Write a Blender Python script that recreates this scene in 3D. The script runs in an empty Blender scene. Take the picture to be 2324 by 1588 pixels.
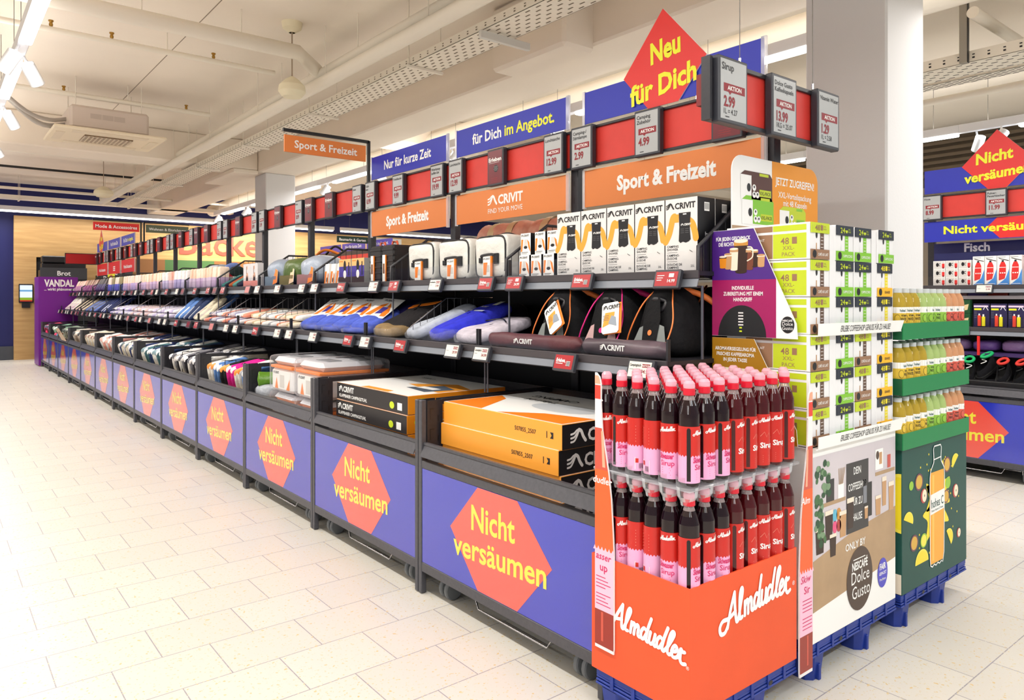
import bpy, math, random
from mathutils import Vector, Matrix
sc = bpy.context.scene
COL = sc.collection
PI = math.pi
rnd = random.Random(7)
def lin(c):
    o = []
    for v in c[:3]:
        v = v / 255.0
        o.append(v / 12.92 if v <= 0.04045 else ((v + 0.055) / 1.055) ** 2.4)
    return (o[0], o[1], o[2], 1.0)
# ------------------------------------------------------------------ camera
CAMH = 1.45
cam = bpy.data.cameras.new('camera'); cam.sensor_width = 36.0; cam.lens = 36.0 * 1655.0 / 2324.0
cam.shift_y = -118.0 / 2324.0; cam.clip_end = 200; cam.clip_start = 0.05
co = bpy.data.objects.new('camera', cam); COL.objects.link(co)
co.location = (0, 0, CAMH); co.rotation_euler = (PI / 2, 0, -math.radians(38.786))
sc.camera = co
# ------------------------------------------------------------------ exposure, world, lamps
sc.view_settings.view_transform = 'Standard'; sc.view_settings.look = 'None'
sc.view_settings.gamma = 1.0; sc.view_settings.use_curve_mapping = False
sc.view_settings.exposure = -0.14
sc.cycles.max_bounces = 7; sc.cycles.diffuse_bounces = 4; sc.cycles.glossy_bounces = 3
sc.cycles.transmission_bounces = 4; sc.cycles.transparent_max_bounces = 12
sc.cycles.caustics_reflective = False; sc.cycles.caustics_refractive = False
sc.cycles.sample_clamp_indirect = 4.0
sc.cycles.adaptive_threshold = 0.02
w = bpy.data.worlds.new('store_light'); sc.world = w; w.use_nodes = True
w.node_tree.nodes['Background'].inputs[0].default_value = lin((250, 250, 252))
w.node_tree.nodes['Background'].inputs[1].default_value = 0.55
ZL = 3.5
def area_light(x0, x1, y0, y1, z, energy, col=(1, 0.965, 0.925), rot=(0, 0, 0), spread=170):
    l = bpy.data.lights.new('strip_and_fill_glow', 'AREA'); l.shape = 'RECTANGLE'
    l.size = x1 - x0; l.size_y = y1 - y0; l.energy = energy; l.color = col; l.spread = math.radians(spread)
    o = bpy.data.objects.new('strip_and_fill_glow', l); COL.objects.link(o)
    o.location = ((x0 + x1) / 2, (y0 + y1) / 2, z); o.rotation_euler = rot
    return o
for yy in (-1.5, 2.5, 6.5, 10.5, 14.5, 18.5):          # light of the aisle strip lights
    area_light(0.55, 0.65, yy - 1.9, yy + 1.9, ZL - 0.09, 84)
for yy in (1.5, 5.5, 9.5, 13.5, 17.5):
    area_light(5.42, 5.52, yy - 1.9, yy + 1.9, ZL - 0.09, 80)
    area_light(9.75, 9.85, yy - 1.9, yy + 1.9, ZL - 0.09, 80, (.9, .96, 1))
for yy in (-1.5, 2.5, 6.5, 10.5, 14.5):                # next aisle over, outside the frame
    area_light(-3.55, -3.45, yy - 1.9, yy + 1.9, ZL - 0.09, 75)
for xx in (-2, 2, 6, 10):
    area_light(xx - 1.9, xx + 1.9, 20.05, 20.15, ZL - 0.12, 31)
    area_light(xx - 1.9, xx + 1.9, -1.5, -1.4, ZL - 0.09, 62, (.88, .95, 1))
# ------------------------------------------------------------------ materials
MATS = {}
for yy in (0.5, 4.5, 8.5, 12.5, 16.5):                 # added fill lamps above the strips, facing up to brighten the ceiling
    for xx, e in ((0.6, 9), (5.47, 11), (9.78, 13), (-3.5, 10)):
        area_light(xx - .04, xx + .04, yy - 1.9, yy + 1.9, ZL + 0.06, e, (1, .96, .9), (PI, 0, 0))
def mat(name, rgb, rough=0.5, metal=0.0, spec=0.5, noise=None, bump=None, coat=0.0, emit=0.0, coatr=0.1):
    if name in MATS: return MATS[name]
    m = bpy.data.materials.new(name); m.use_nodes = True; nt = m.node_tree; b = nt.nodes['Principled BSDF']
    c = lin(rgb)
    b.inputs['Base Color'].default_value = c; b.inputs['Roughness'].default_value = rough
    b.inputs['Metallic'].default_value = metal; b.inputs['Specular IOR Level'].default_value = spec
    b.inputs['Coat Weight'].default_value = coat; b.inputs['Coat Roughness'].default_value = coatr
    if emit:
        b.inputs['Emission Color'].default_value = c; b.inputs['Emission Strength'].default_value = emit
    if noise or bump:
        tc = nt.nodes.new('ShaderNodeTexCoord')
    if noise:
        n = nt.nodes.new('ShaderNodeTexNoise'); n.inputs['Scale'].default_value = noise[0]; n.inputs['Detail'].default_value = 3
        nt.links.new(tc.outputs['Object'], n.inputs['Vector'])
        r = nt.nodes.new('ShaderNodeValToRGB'); a = noise[1]
        r.color_ramp.elements[0].position = 0.3; r.color_ramp.elements[1].position = 0.7
        r.color_ramp.elements[0].color = tuple(max(0, v * (1 - a)) for v in c[:3]) + (1,)
        r.color_ramp.elements[1].color = tuple(min(1, v * (1 + a)) for v in c[:3]) + (1,)
        nt.links.new(n.outputs['Fac'], r.inputs['Fac']); nt.links.new(r.outputs['Color'], b.inputs['Base Color'])
    if bump:
        n2 = nt.nodes.new('ShaderNodeTexNoise'); n2.inputs['Scale'].default_value = bump[0]; n2.inputs['Detail'].default_value = 4
        nt.links.new(tc.outputs['Object'], n2.inputs['Vector'])
        bp = nt.nodes.new('ShaderNodeBump'); bp.inputs['Strength'].default_value = bump[1]; bp.inputs['Distance'].default_value = 0.02
        nt.links.new(n2.outputs['Fac'], bp.inputs['Height']); nt.links.new(bp.outputs['Normal'], b.inputs['Normal'])
    MATS[name] = m
    return m
def clear(name, rgb, alpha, rough=0.05, gloss=0.12, bump=None):
    """thin clear plastic: mostly see-through, a film of colour, a sheen that grows at grazing angles"""
    if name in MATS: return MATS[name]
    m = bpy.data.materials.new(name); m.use_nodes = True; nt = m.node_tree; nt.nodes.clear()
    out = nt.nodes.new('ShaderNodeOutputMaterial'); t = nt.nodes.new('ShaderNodeBsdfTransparent')
    p = nt.nodes.new('ShaderNodeBsdfPrincipled' if alpha >= .05 else 'ShaderNodeBsdfGlossy'); p.inputs[0].default_value = lin(rgb); p.inputs['Roughness'].default_value = rough
    f = nt.nodes.new('ShaderNodeLayerWeight'); f.inputs['Blend'].default_value = 0.25
    a = nt.nodes.new('ShaderNodeMath'); a.operation = 'MULTIPLY_ADD'; a.inputs[1].default_value = gloss * 4; a.inputs[2].default_value = alpha; a.use_clamp = True
    mx = nt.nodes.new('ShaderNodeMixShader')
    nt.links.new(f.outputs['Fresnel'], a.inputs[0]); nt.links.new(a.outputs[0], mx.inputs[0])
    nt.links.new(t.outputs[0], mx.inputs[1]); nt.links.new(p.outputs[0], mx.inputs[2]); nt.links.new(mx.outputs[0], out.inputs[0])
    if bump:
        tc = nt.nodes.new('ShaderNodeTexCoord'); n2 = nt.nodes.new('ShaderNodeTexNoise'); n2.inputs['Scale'].default_value = bump[0]
        bp = nt.nodes.new('ShaderNodeBump'); bp.inputs['Strength'].default_value = bump[1]; bp.inputs['Distance'].default_value = 0.02
        nt.links.new(tc.outputs['Object'], n2.inputs['Vector']); nt.links.new(n2.outputs['Fac'], bp.inputs['Height']); nt.links.new(bp.outputs['Normal'], p.inputs['Normal'])
    MATS[name] = m
    return m
def glow(name, rgb, s):
    if name in MATS: return MATS[name]
    m = bpy.data.materials.new(name); m.use_nodes = True; nt = m.node_tree; nt.nodes.clear()
    o = nt.nodes.new('ShaderNodeOutputMaterial'); e = nt.nodes.new('ShaderNodeEmission')
    e.inputs[0].default_value = lin(rgb); e.inputs[1].default_value = s; nt.links.new(e.outputs[0], o.inputs[0])
    MATS[name] = m; return m
WHITE = mat('white_print', (246, 246, 244), 0.45)
BLACK = mat('black_print', (22, 22, 26), 0.4)
STEEL = mat('anthracite_steel', (72, 72, 78), 0.42, noise=(60, 0.12))
STEELD = mat('dark_steel', (38, 38, 44), 0.4, noise=(60, 0.12))
LIPG = mat('grey_price_rail', (122, 128, 138), 0.4)
LIPD = mat('shelf_edge', (66, 62, 66), 0.45)
RED = mat('header_red', (216, 58, 50), 0.5, noise=(8, 0.05))
BLUE = mat('sign_blue', (34, 46, 176), 0.45)
ORANGE = mat('sign_orange', (226, 130, 62), 0.45)
SRED = mat('sign_red', (222, 42, 40), 0.42)
YEL = mat('sign_yellow', (236, 236, 40), 0.45)
PBLUE = mat('panel_blue', (32, 48, 186), 0.12, spec=1.0, bump=(3.0, 0.06), coat=.5, coatr=.12)
PRED = mat('panel_red', (232, 78, 64), 0.12, spec=1.0, bump=(3.0, 0.06), coat=.7, coatr=.12)
PYEL = mat('panel_yellow', (236, 222, 60), 0.16, spec=.9, coat=.7, coatr=.12)
GLASS = clear('clear_strip', (225, 225, 235), 0.02, 0.06, 0.03)
FILM = clear('clear_film', (240, 242, 248), 0.06, 0.12, 0.09, bump=(30, 0.5))
EINK = mat('display_grey', (176, 179, 181), 0.35)
EINKR = mat('display_red', (168, 26, 34), 0.35)
EINKD = mat('display_dark_red', (110, 18, 34), 0.3)
FRAME = mat('display_frame', (50, 52, 60), 0.4)
INKR = mat('ink_red', (140, 20, 36), 0.5)
CARTON = mat('white_carton', (236, 236, 238), 0.5)
PAINT = mat('white_lacquer', (240, 238, 232), 0.45)
CHROME = mat('chrome', (200, 200, 205), 0.2, 1.0)
RUBBER = mat('grey_rubber', (104, 108, 112), 0.5)
TUBE = glow('lit_tube', (255, 252, 246), 9.0)
# ------------------------------------------------------------------ mesh building
class Fr:
    def __init__(s, o, u=(1, 0, 0), v=(0, 0, 1)):
        s.o = Vector(o); s.u = Vector(u); s.v = Vector(v); s.n = s.u.cross(s.v).normalized()
    def p(s, a, b, d=0.0): return s.o + s.u * a + s.v * b + s.n * d
def front(y=0.0, x=0, z=0): return Fr((x, y, z))
def top(z, x=0, y=0): return Fr((x, y, z), (1, 0, 0), (0, 1, 0))
def rside(x, y=0, z=0): return Fr((x, y, z), (0, 1, 0), (0, 0, 1))
def lside(x, y=0, z=0): return Fr((x, y, z), (0, -1, 0), (0, 0, 1))
_tc = {}
def text_geo(s, bold=0.0, shear=0.0, res=2):
    k = (s, bold, shear, res)
    if k not in _tc:
        cu = bpy.data.curves.new('t', 'FONT'); cu.body = s; cu.size = 1; cu.resolution_u = res; cu.offset = bold; cu.shear = shear
        ob = bpy.data.objects.new('t', cu); me = ob.to_mesh()
        vs = [(v.co.x, v.co.y) for v in me.vertices]; fs = [tuple(p.vertices) for p in me.polygons]
        ob.to_mesh_clear(); bpy.data.objects.remove(ob); bpy.data.curves.remove(cu)
        xs = [v[0] for v in vs] or [0, 1]
        _tc[k] = (vs, fs, min(xs), max(xs))
    return _tc[k]
def spline(pts, k=6):
    out = []
    n = len(pts)
    for i in range(n - 1):
        p0 = pts[max(0, i - 1)]; p1 = pts[i]; p2 = pts[i + 1]; p3 = pts[min(n - 1, i + 2)]
        for j in range(k):
            t = j / k
            out.append(tuple(0.5 * (2 * b + (c - a) * t + (2 * a - 5 * b + 4 * c - d) * t * t + (3 * b - a - 3 * c + d) * t ** 3)
                             for a, b, c, d in zip(p0, p1, p2, p3)))
    out.append(tuple(pts[-1])); return out
class MB:
    def __init__(s): s.v = []; s.f = []; s.fm = []; s.sm = []; s.mats = []
    def mi(s, m):
        if m not in s.mats: s.mats.append(m)
        return s.mats.index(m)
    def add(s, vs, fs, m, smooth=False):
        b = len(s.v); s.v.extend([tuple(v) for v in vs]); i = s.mi(m)
        for f in fs: s.f.append(tuple(b + k for k in f)); s.fm.append(i); s.sm.append(smooth)
    def box(s, x0, x1, y0, y1, z0, z1, m, c=0.0):
        if c <= 0:
            vs = [(x, y, z) for z in (z0, z1) for y in (y0, y1) for x in (x0, x1)]
            s.add(vs, [(0, 2, 3, 1), (4, 5, 7, 6), (0, 1, 5, 4), (2, 6, 7, 3), (0, 4, 6, 2), (1, 3, 7, 5)], m); return
        X = (x0, x1); Y = (y0, y1); Z = (z0, z1); vs = []; idx = {}
        for i in (0, 1):
            for j in (0, 1):
                for k in (0, 1):
                    sx, sy, sz = (1 - 2 * i), (1 - 2 * j), (1 - 2 * k)
                    for a in range(3):
                        p = [X[i] + (0 if a == 0 else sx * c), Y[j] + (0 if a == 1 else sy * c), Z[k] + (0 if a == 2 else sz * c)]
                        idx[(i, j, k, a)] = len(vs); vs.append(p)
        g = lambda *k: idx[k]
        fs = [(g(0,0,0,0), g(0,0,1,0), g(0,1,1,0), g(0,1,0,0)), (g(1,0,0,0), g(1,1,0,0), g(1,1,1,0), g(1,0,1,0)),
              (g(0,0,0,1), g(1,0,0,1), g(1,0,1,1), g(0,0,1,1)), (g(0,1,0,1), g(0,1,1,1), g(1,1,1,1), g(1,1,0,1)),
              (g(0,0,0,2), g(0,1,0,2), g(1,1,0,2), g(1,0,0,2)), (g(0,0,1,2), g(1,0,1,2), g(1,1,1,2), g(0,1,1,2))]
        for i in (0, 1):
            for j in (0, 1):
                fs.append((g(i,j,0,0), g(i,j,1,0), g(i,j,1,1), g(i,j,0,1)))
                fs.append((g(i,0,j,0), g(i,1,j,0), g(i,1,j,2), g(i,0,j,2)))
                fs.append((g(0,i,j,1), g(1,i,j,1), g(1,i,j,2), g(0,i,j,2)))
                for k in (0, 1): fs.append((g(i,j,k,0), g(i,j,k,1), g(i,j,k,2)))
        s.add(vs, fs, m)
    def poly(s, F, pts, m, d=0.0): s.add([F.p(a, b, d) for a, b in pts], [tuple(range(len(pts)))], m)
    def rect(s, F, u0, u1, v0, v1, m, d=0.0006): s.poly(F, [(u0, v0), (u1, v0), (u1, v1), (u0, v1)], m, d)
    def ell(s, F, cu, cv, ru, rv, m, d=0.0006, n=20, rot=0.0, a0=0, a1=2 * PI):
        ps = []
        for i in range(n + (0 if a1 - a0 > 6.28 else 1)):
            a = a0 + (a1 - a0) * i / n; x = ru * math.cos(a); y = rv * math.sin(a)
            ps.append((cu + x * math.cos(rot) - y * math.sin(rot), cv + x * math.sin(rot) + y * math.cos(rot)))
        s.poly(F, ps, m, d)
    def slab(s, F, pts, t, m, ms=None):
        """a flat shape with thickness t behind its face"""
        n = len(pts)
        s.poly(F, pts, m, 0); s.add([F.p(a, b, -t) for a, b in pts], [tuple(reversed(range(n)))], ms or m)
        s.add([F.p(a, b, 0) for a, b in pts] + [F.p(a, b, -t) for a, b in pts], [(i, i + n, (i + 1) % n + n, (i + 1) % n) for i in range(n)], ms or m)
    def text(s, F, tx, u, v, size, m, d=0.0009, al='c', bold=0.0, shear=0.0, w=None, sx=1.0, rot=0.0, res=2):
        vs, fs, x0, x1 = text_geo(tx, bold, shear, res)
        if w: sx = w / max(1e-6, (x1 - x0) * size)
        off = {'l': x0, 'c': (x0 + x1) / 2, 'r': x1}[al]; c, q = math.cos(rot), math.sin(rot); P = []
        for x, y in vs:
            x = (x - off) * size * sx; y = y * size
            P.append(F.p(u + x * c - y * q, v + x * q + y * c, d))
        s.add(P, fs, m)
    def stroke(s, F, pts, wd, m, d=0.0009, k=6):
        pts = spline(pts, k); n = len(pts); P = []; s._q = (getattr(s, '_q', 0) + 1) % 12; d += s._q * .00009; st = .00008 / n
        for i in range(n):
            a = pts[max(0, i - 1)]; b = pts[min(n - 1, i + 1)]; dx, dy = b[0] - a[0], b[1] - a[1]; l = math.hypot(dx, dy) or 1
            nx, ny = -dy / l * wd / 2, dx / l * wd / 2
            P += [F.p(pts[i][0] + nx, pts[i][1] + ny, d + st * i), F.p(pts[i][0] - nx, pts[i][1] - ny, d + st * i)]
        s.add(P, [(2 * i, 2 * i + 1, 2 * i + 3, 2 * i + 2) for i in range(n - 1)], m)
        for q, dd in ((pts[0], -.00003), (pts[-1], .00011)): s.ell(F, q[0], q[1], wd / 2, wd / 2, m, d + dd, 10)
    def tube(s, pts, r, m, n=6, k=0, cap=True):
        if k: pts = spline(pts, k)
        pts = [Vector(p) for p in pts]; P = []; N = len(pts); ref = None
        for i in range(N):
            t = (pts[min(N - 1, i + 1)] - pts[max(0, i - 1)]); t = t.normalized() if t.length > 1e-9 else Vector((0, 0, 1))
            if ref is None: ref = Vector((0, 0, 1)) if abs(t.z) < 0.9 else Vector((1, 0, 0))
            a = t.cross(ref); a = a.normalized() if a.length > 1e-6 else t.orthogonal().normalized(); b = t.cross(a); ref = -b if False else ref
            for j in range(n):
                w_ = 2 * PI * j / n; P.append(pts[i] + a * (math.cos(w_) * r) + b * (math.sin(w_) * r))
        fs = [(i * n + j, i * n + (j + 1) % n, (i + 1) * n + (j + 1) % n, (i + 1) * n + j) for i in range(N - 1) for j in range(n)]
        s.add(P, fs, m, True)
        if cap: s.add(P[:n], [tuple(range(n))], m); s.add(P[-n:], [tuple(reversed(range(n)))], m)
    def lathe(s, prof, m, cx=0, cy=0, n=16, axis='z', a0=0.0):
        """profile of (radius, height[, material]); repeat a point to get a crisp edge"""
        for i in range(len(prof) - 1):
            (r0, z0), (r1, z1) = prof[i][:2], prof[i + 1][:2]; mm = prof[i + 1][2] if len(prof[i + 1]) > 2 else m
            ring = lambda r, z: [(cx + r * math.cos(a0 + 2 * PI * j / n), cy + r * math.sin(a0 + 2 * PI * j / n), z) if axis == 'z' else
                                 ((cx + r * math.cos(2 * PI * j / n), z, cy + r * math.sin(2 * PI * j / n)) if axis == 'y' else
                                  (z, cx + r * math.cos(2 * PI * j / n), cy + r * math.sin(2 * PI * j / n))) for j in range(n)]
            if r1 < 1e-6: s.add(ring(r0, z0), [tuple(range(n))], mm)
            elif r0 < 1e-6: s.add(ring(r1, z1), [tuple(range(n))], mm)
            else: s.add(ring(r0, z0) + ring(r1, z1), [(j, (j + 1) % n, n + (j + 1) % n, n + j) for j in range(n)], mm, True)
    def grid(s, fn, nu, nv, m, smooth=True, mfn=None):
        P = [fn(i / nu, j / nv) for j in range(nv + 1) for i in range(nu + 1)]; W = nu + 1
        for j in range(nv):
            for i in range(nu):
                pass
        b = len(s.v); s.v.extend([tuple(p) for p in P])
        for j in range(nv):
            for i in range(nu):
                s.f.append((b + j * W + i, b + j * W + i + 1, b + (j + 1) * W + i + 1, b + (j + 1) * W + i))
                s.fm.append(s.mi(mfn((i + .5) / nu, (j + .5) / nv) if mfn else m)); s.sm.append(smooth)
    def mesh(s, name):
        me = bpy.data.meshes.new(name); me.from_pydata(s.v, [], s.f)
        for m in s.mats: me.materials.append(m)
        me.polygons.foreach_set('material_index', s.fm); me.polygons.foreach_set('use_smooth', s.sm); me.update()
        return me
    def build(s, name, parent=None, loc=(0, 0, 0), rz=0.0, merge=False):
        me = s.mesh(name)
        if merge:
            import bmesh
            bm = bmesh.new(); bm.from_mesh(me); bmesh.ops.remove_doubles(bm, verts=bm.verts, dist=1e-5); bm.to_mesh(me); bm.free()
        o = bpy.data.objects.new(name, me); COL.objects.link(o); o.location = loc; o.rotation_euler = (0, 0, rz)
        if parent: o.parent = parent
        return o
def tag(o, label, cat, group=None, kind=None):
    o['label'] = label; o['category'] = cat
    if group: o['group'] = group
    if kind: o['kind'] = kind
    return o
def thing(name, label, cat, loc=(0, 0, 0), rz=0.0, group=None):
    o = bpy.data.objects.new(name, None); COL.objects.link(o); o.empty_display_size = 0.05
    o.location = loc; o.rotation_euler = (0, 0, rz); return tag(o, label, cat, group)
def struct(mb, name, label=None, cat=None):
    o = mb.build(name); o['kind'] = 'structure'
    if label: o['label'] = label
    if cat: o['category'] = cat
    return o
def part(mb, name, parent, label=None):
    o = mb.build(name, parent)
    if label: o['label'] = label
    return o
def inst(entries, parent):
    for e in entries:
        o = bpy.data.objects.new(e[0], e[1]); COL.objects.link(o); o.parent = parent
        for n_, me in (e[2] if len(e) > 2 else ()): c = bpy.data.objects.new(n_, me); COL.objects.link(c); c.parent = o
def dup(root, label, loc, rz=None, group=None, rot=None):
    r = root.copy(); COL.objects.link(r); r.location = loc
    if rot is not None: r.rotation_euler = rot
    elif rz is not None: r.rotation_euler = (0, 0, rz)
    r['label'] = label
    if group: r['group'] = group
    for ch in root.children:
        c = ch.copy(); COL.objects.link(c); c.parent = r
        for g in ch.children:
            d = g.copy(); COL.objects.link(d); d.parent = c
    return r
def low(o):
    M = o.matrix_basis; zs = [(M @ v.co).z for v in o.data.vertices] if o.type == 'MESH' else []
    for c in o.children: C = M @ c.matrix_basis; zs += [(C @ v.co).z for v in c.data.vertices]
    return min(zs)
def rest(o, z):
    o.location.z += z + .001 - low(o); return o
ORD = ['first', 'second', 'third', 'fourth', 'fifth', 'sixth', 'seventh', 'eighth', 'ninth', 'tenth', 'eleventh', 'twelfth', 'thirteenth', 'fourteenth', 'fifteenth', 'sixteenth']
AIS = -PI / 2      # turned to face the aisle: local x runs towards the camera end, local y away from the aisle
def crivit(mb, F, u, v, h, m, d=0.0009, mark=True):
    """mountain mark and word, left edge at u, baseline v, letter height h"""
    if mark:
        for o in (0, .29, .58): mb.stroke(F, [(u, v + h * (.06 + o)), (u + h * .32, v + h * (.12 + o)), (u + h * .58, v + h * (.42 + o * .8)), (u + h * .82, v + h * (.86 + o * .16))], h * .15, m, d, 4)
        mb.stroke(F, [(u + h * .82, v + h * .93), (u + h * 1.05, v + h * .8), (u + h * 1.25, v + h * .4), (u + h * 1.5, v + h * .07)], h * .26, m, d, 4)
        u += h * 1.75
    mb.text(F, 'CRIVIT', u, v, h * 1.36, m, d, 'l', 0.032)
    return u + h * 4.6
# ================================================================== the setting
def floor_mat():
    m = bpy.data.materials.new('speckled_floor_tiles'); m.use_nodes = True; nt = m.node_tree; b = nt.nodes['Principled BSDF']; N = nt.nodes.new; K = nt.links.new
    tc = N('ShaderNodeTexCoord'); mp = N('ShaderNodeMapping'); mp.inputs['Location'].default_value = (-0.195, -3.783, 0); K(tc.outputs['Object'], mp.inputs[0])
    br = N('ShaderNodeTexBrick'); br.offset = 0.5; br.offset_frequency = 2; br.inputs['Scale'].default_value = 1.0
    br.inputs['Brick Width'].default_value = 0.366; br.inputs['Row Height'].default_value = 0.302; br.inputs['Mortar Size'].default_value = 0.0022
    br.inputs['Mortar Smooth'].default_value = 0.1; br.inputs['Bias'].default_value = 0.0
    br.inputs['Color1'].default_value = lin((212, 208, 199)); br.inputs['Color2'].default_value = lin((207, 203, 194)); br.inputs['Mortar'].default_value = lin((150, 146, 152))
    K(mp.outputs[0], br.inputs['Vector'])
    prev = br.outputs['Color']
    for sc_, lo, hi, col in ((70, 0.64, 0.675, (208, 194, 156)), (130, 0.64, 0.68, (206, 202, 192)), (46, 0.68, 0.705, (210, 184, 132))):
        n = N('ShaderNodeTexNoise'); n.inputs['Scale'].default_value = sc_; n.inputs['Detail'].default_value = 1.5; K(tc.outputs['Object'], n.inputs['Vector'])
        r = N('ShaderNodeMapRange'); r.inputs[1].default_value = lo; r.inputs[2].default_value = hi; K(n.outputs['Fac'], r.inputs[0])
        mx = N('ShaderNodeMix'); mx.data_type = 'RGBA'; mx.inputs[7].default_value = lin(col); K(r.outputs[0], mx.inputs[0]); K(prev, mx.inputs[6]); prev = mx.outputs[2]
    K(prev, b.inputs['Base Color']); b.inputs['Roughness'].default_value = 0.36; b.inputs['Specular IOR Level'].default_value = 0.35
    n = N('ShaderNodeTexNoise'); n.inputs['Scale'].default_value = 3.0; K(tc.outputs['Object'], n.inputs['Vector'])
    bp = N('ShaderNodeBump'); bp.inputs['Strength'].default_value = 0.05; bp.inputs['Distance'].default_value = 0.02; K(n.outputs['Fac'], bp.inputs['Height']); K(bp.outputs[0], b.inputs['Normal'])
    return m
def wood_mat(name, a, bb, sx=0.6):
    m = bpy.data.materials.new(name); m.use_nodes = True; nt = m.node_tree; b = nt.nodes['Principled BSDF']; N = nt.nodes.new; K = nt.links.new
    tc = N('ShaderNodeTexCoord'); mp = N('ShaderNodeMapping'); mp.inputs['Scale'].default_value = (sx, 1, 7); K(tc.outputs['Object'], mp.inputs[0])
    n = N('ShaderNodeTexNoise'); n.inputs['Scale'].default_value = 2.2; n.inputs['Detail'].default_value = 6; K(mp.outputs[0], n.inputs['Vector'])
    r = N('ShaderNodeValToRGB'); r.color_ramp.elements[0].position = .32; r.color_ramp.elements[1].position = .68
    r.color_ramp.elements[0].color = lin(a); r.color_ramp.elements[1].color = lin(bb); K(n.outputs['Fac'], r.inputs[0]); K(r.outputs[0], b.inputs['Base Color'])
    b.inputs['Roughness'].default_value = .55
    return m
OAK = wood_mat('oak_cladding', (176, 138, 86), (198, 160, 106))
PLASTER = mat('cream_plaster', (243, 232, 218), 0.8, noise=(1.3, 0.025), bump=(40, 0.05))
PIPEW = mat('cream_pipe', (238, 230, 216), 0.6)
NAVY = mat('navy_wall', (6, 14, 84), 0.6)
GREYP = mat('column_paint', (224, 224, 226), 0.7, bump=(60, 0.04))
mb = MB(); mb.box(-8, 22, -5, 20.9, -0.1, 0, floor_mat()); struct(mb, 'floor')
mb = MB(); mb.box(-8, 22, -5, 20.9, 4.15, 4.3, PLASTER)


mb.box(2.086, 2.094, 5.3, 12.6, 4.147, 4.152, mat('joint', (150, 138, 122), .8)); struct(mb, 'ceiling')
mb = MB(); mb.box(-8, 22, 20.7, 20.9, 0, 4.15, NAVY)
mb.box(-8, 1.6, 20.66, 20.7, 0, 0.32, mat('grey_kick', (62, 66, 74), .6)); struct(mb, 'wall_back')
mb = MB(); OP = (2.04, 2.85)
mb.box(1.6, OP[0], 20.55, 20.7, 0, 3.38, OAK); mb.box(OP[1], 21.4, 20.55, 20.7, 0, 3.38, OAK); mb.box(OP[0], OP[1], 20.55, 20.7, 2.42, 3.38, OAK)
mb.box(OP[0], OP[1], 20.6, 20.7, 0, 2.42, mat('dark_recess', (14, 14, 16), .8)); struct(mb, 'wall_back_cladding')
mb = MB(); mb.box(21.5, 21.7, -5, 20.7, 0, 4.15, PLASTER); struct(mb, 'wall_right')
mb = MB(); mb.box(12.5, 13.4, -3, 7.7, 3.34, 4.0, mat('brown_bulkhead', (84, 72, 58), .8))
for k in range(6): mb.box(12.46, 12.5, -3, 7.7, 3.37 + k * .1, 3.42 + k * .1, mat('brown_slat', (104, 90, 74), .8))
struct(mb, 'trim_1')
def slabmesh(x0, x1, y0, y1, z0, z1, c=0.02): m = MB(); m.box(x0, x1, y0, y1, z0, z1, PLASTER, c); return m
struct(slabmesh(4.47, 5.14, -3, 20.7, 3.62, 4.15), 'beam')
struct(slabmesh(-8, 4.47, 12.55, 13.2, 3.65, 4.15), 'beam')
struct(slabmesh(0, 2.78, 4.1, 5.29, 3.8, 4.15, .05), 'beam')
struct(slabmesh(4.13, 4.5, 4.45, 5.45, 3.56, 4.15, .03), 'beam')
struct(slabmesh(4.05, 4.47, 12.55, 14.2, 3.58, 3.65, .01), 'beam')
struct(slabmesh(5.14, 21.4, 9.2, 9.8, 3.7, 4.15), 'beam')
for (x, y) in ((4.58, 2.04), (4.58, 12.5)):
    m = MB(); m.box(x, x + .53, y, y + .53, 0, 3.62, GREYP, 0.012); struct(m, 'column')
# ================================================================== pipes, trays and machines under the ceiling
def pipe(pts, r, label, n=14, hang=()):
    t = thing('ceiling_pipe', label, 'pipe', pts[0])
    o = Vector(pts[0]); m = MB(); m.tube([Vector(p) - o for p in pts], r, PIPEW, n); part(m, 'pipe_run', t)
    for h in hang:
        m = MB(); p = Vector(h) - o; m.tube([(p.x, p.y, p.z), (p.x, p.y, 4.15 - o.z)], .006, PIPEW, 5)
        m.lathe([(r + .006, -.012), (r + .006, .012)], mat('clip', (120, 112, 100), .5), p.x if abs(pts[0][1] - pts[-1][1]) < .1 else p.x, p.z, 14, 'y' if abs(pts[0][1] - pts[-1][1]) > .5 else 'x') if False else None
        part(m, 'hanger', t)
    return t
ys = [2.5, 4.4, 6.3, 8.2, 10.1, 12, 13.9, 15.8, 17.7]
pipe([(3.19, .6, 3.76), (3.19, 19.2, 3.76)], .056, 'long cream pipe along the aisle, upper of the two side by side', hang=[(3.19, y, 3.76) for y in ys])
pipe([(3.09, .6, 3.60), (3.09, 18.6, 3.60)], .062, 'long cream pipe along the aisle, lower of the two side by side', hang=[(3.09, y + .5, 3.6) for y in ys])
pipe([(-3, 6.9, 3.86), (2.85, 6.9, 3.86), (3.15, 7.15, 3.8)], .072, 'thick cream duct crossing the ceiling above the pendant alarm', 18, hang=[(1.45, 6.9, 3.86), (2.3, 6.9, 3.86)])
pipe([(-3, 7.92, 3.93), (3.0, 7.92, 3.93)], .028, 'thin cream sprinkler pipe crossing just behind the thick duct', hang=[(1.9, 7.92, 3.93)])
pipe([(-3, 10.28, 3.93), (3.0, 10.28, 3.93)], .03, 'thin cream sprinkler pipe crossing above the air conditioner', hang=[(2.0, 10.28, 3.93)])
pipe([(-6, 14.6, 3.9), (3.0, 14.6, 3.9)], .03, 'thin cream pipe crossing behind the cross beam')
pipe([(-6, 18.2, 3.72), (9, 18.2, 3.72)], .03, 'thin cream pipe in front of the navy wall top')
pipe([(5.9, 1, 3.75), (5.9, 20, 3.75)], .15, 'fat cream duct running over the far strip lights', 16)
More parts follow.
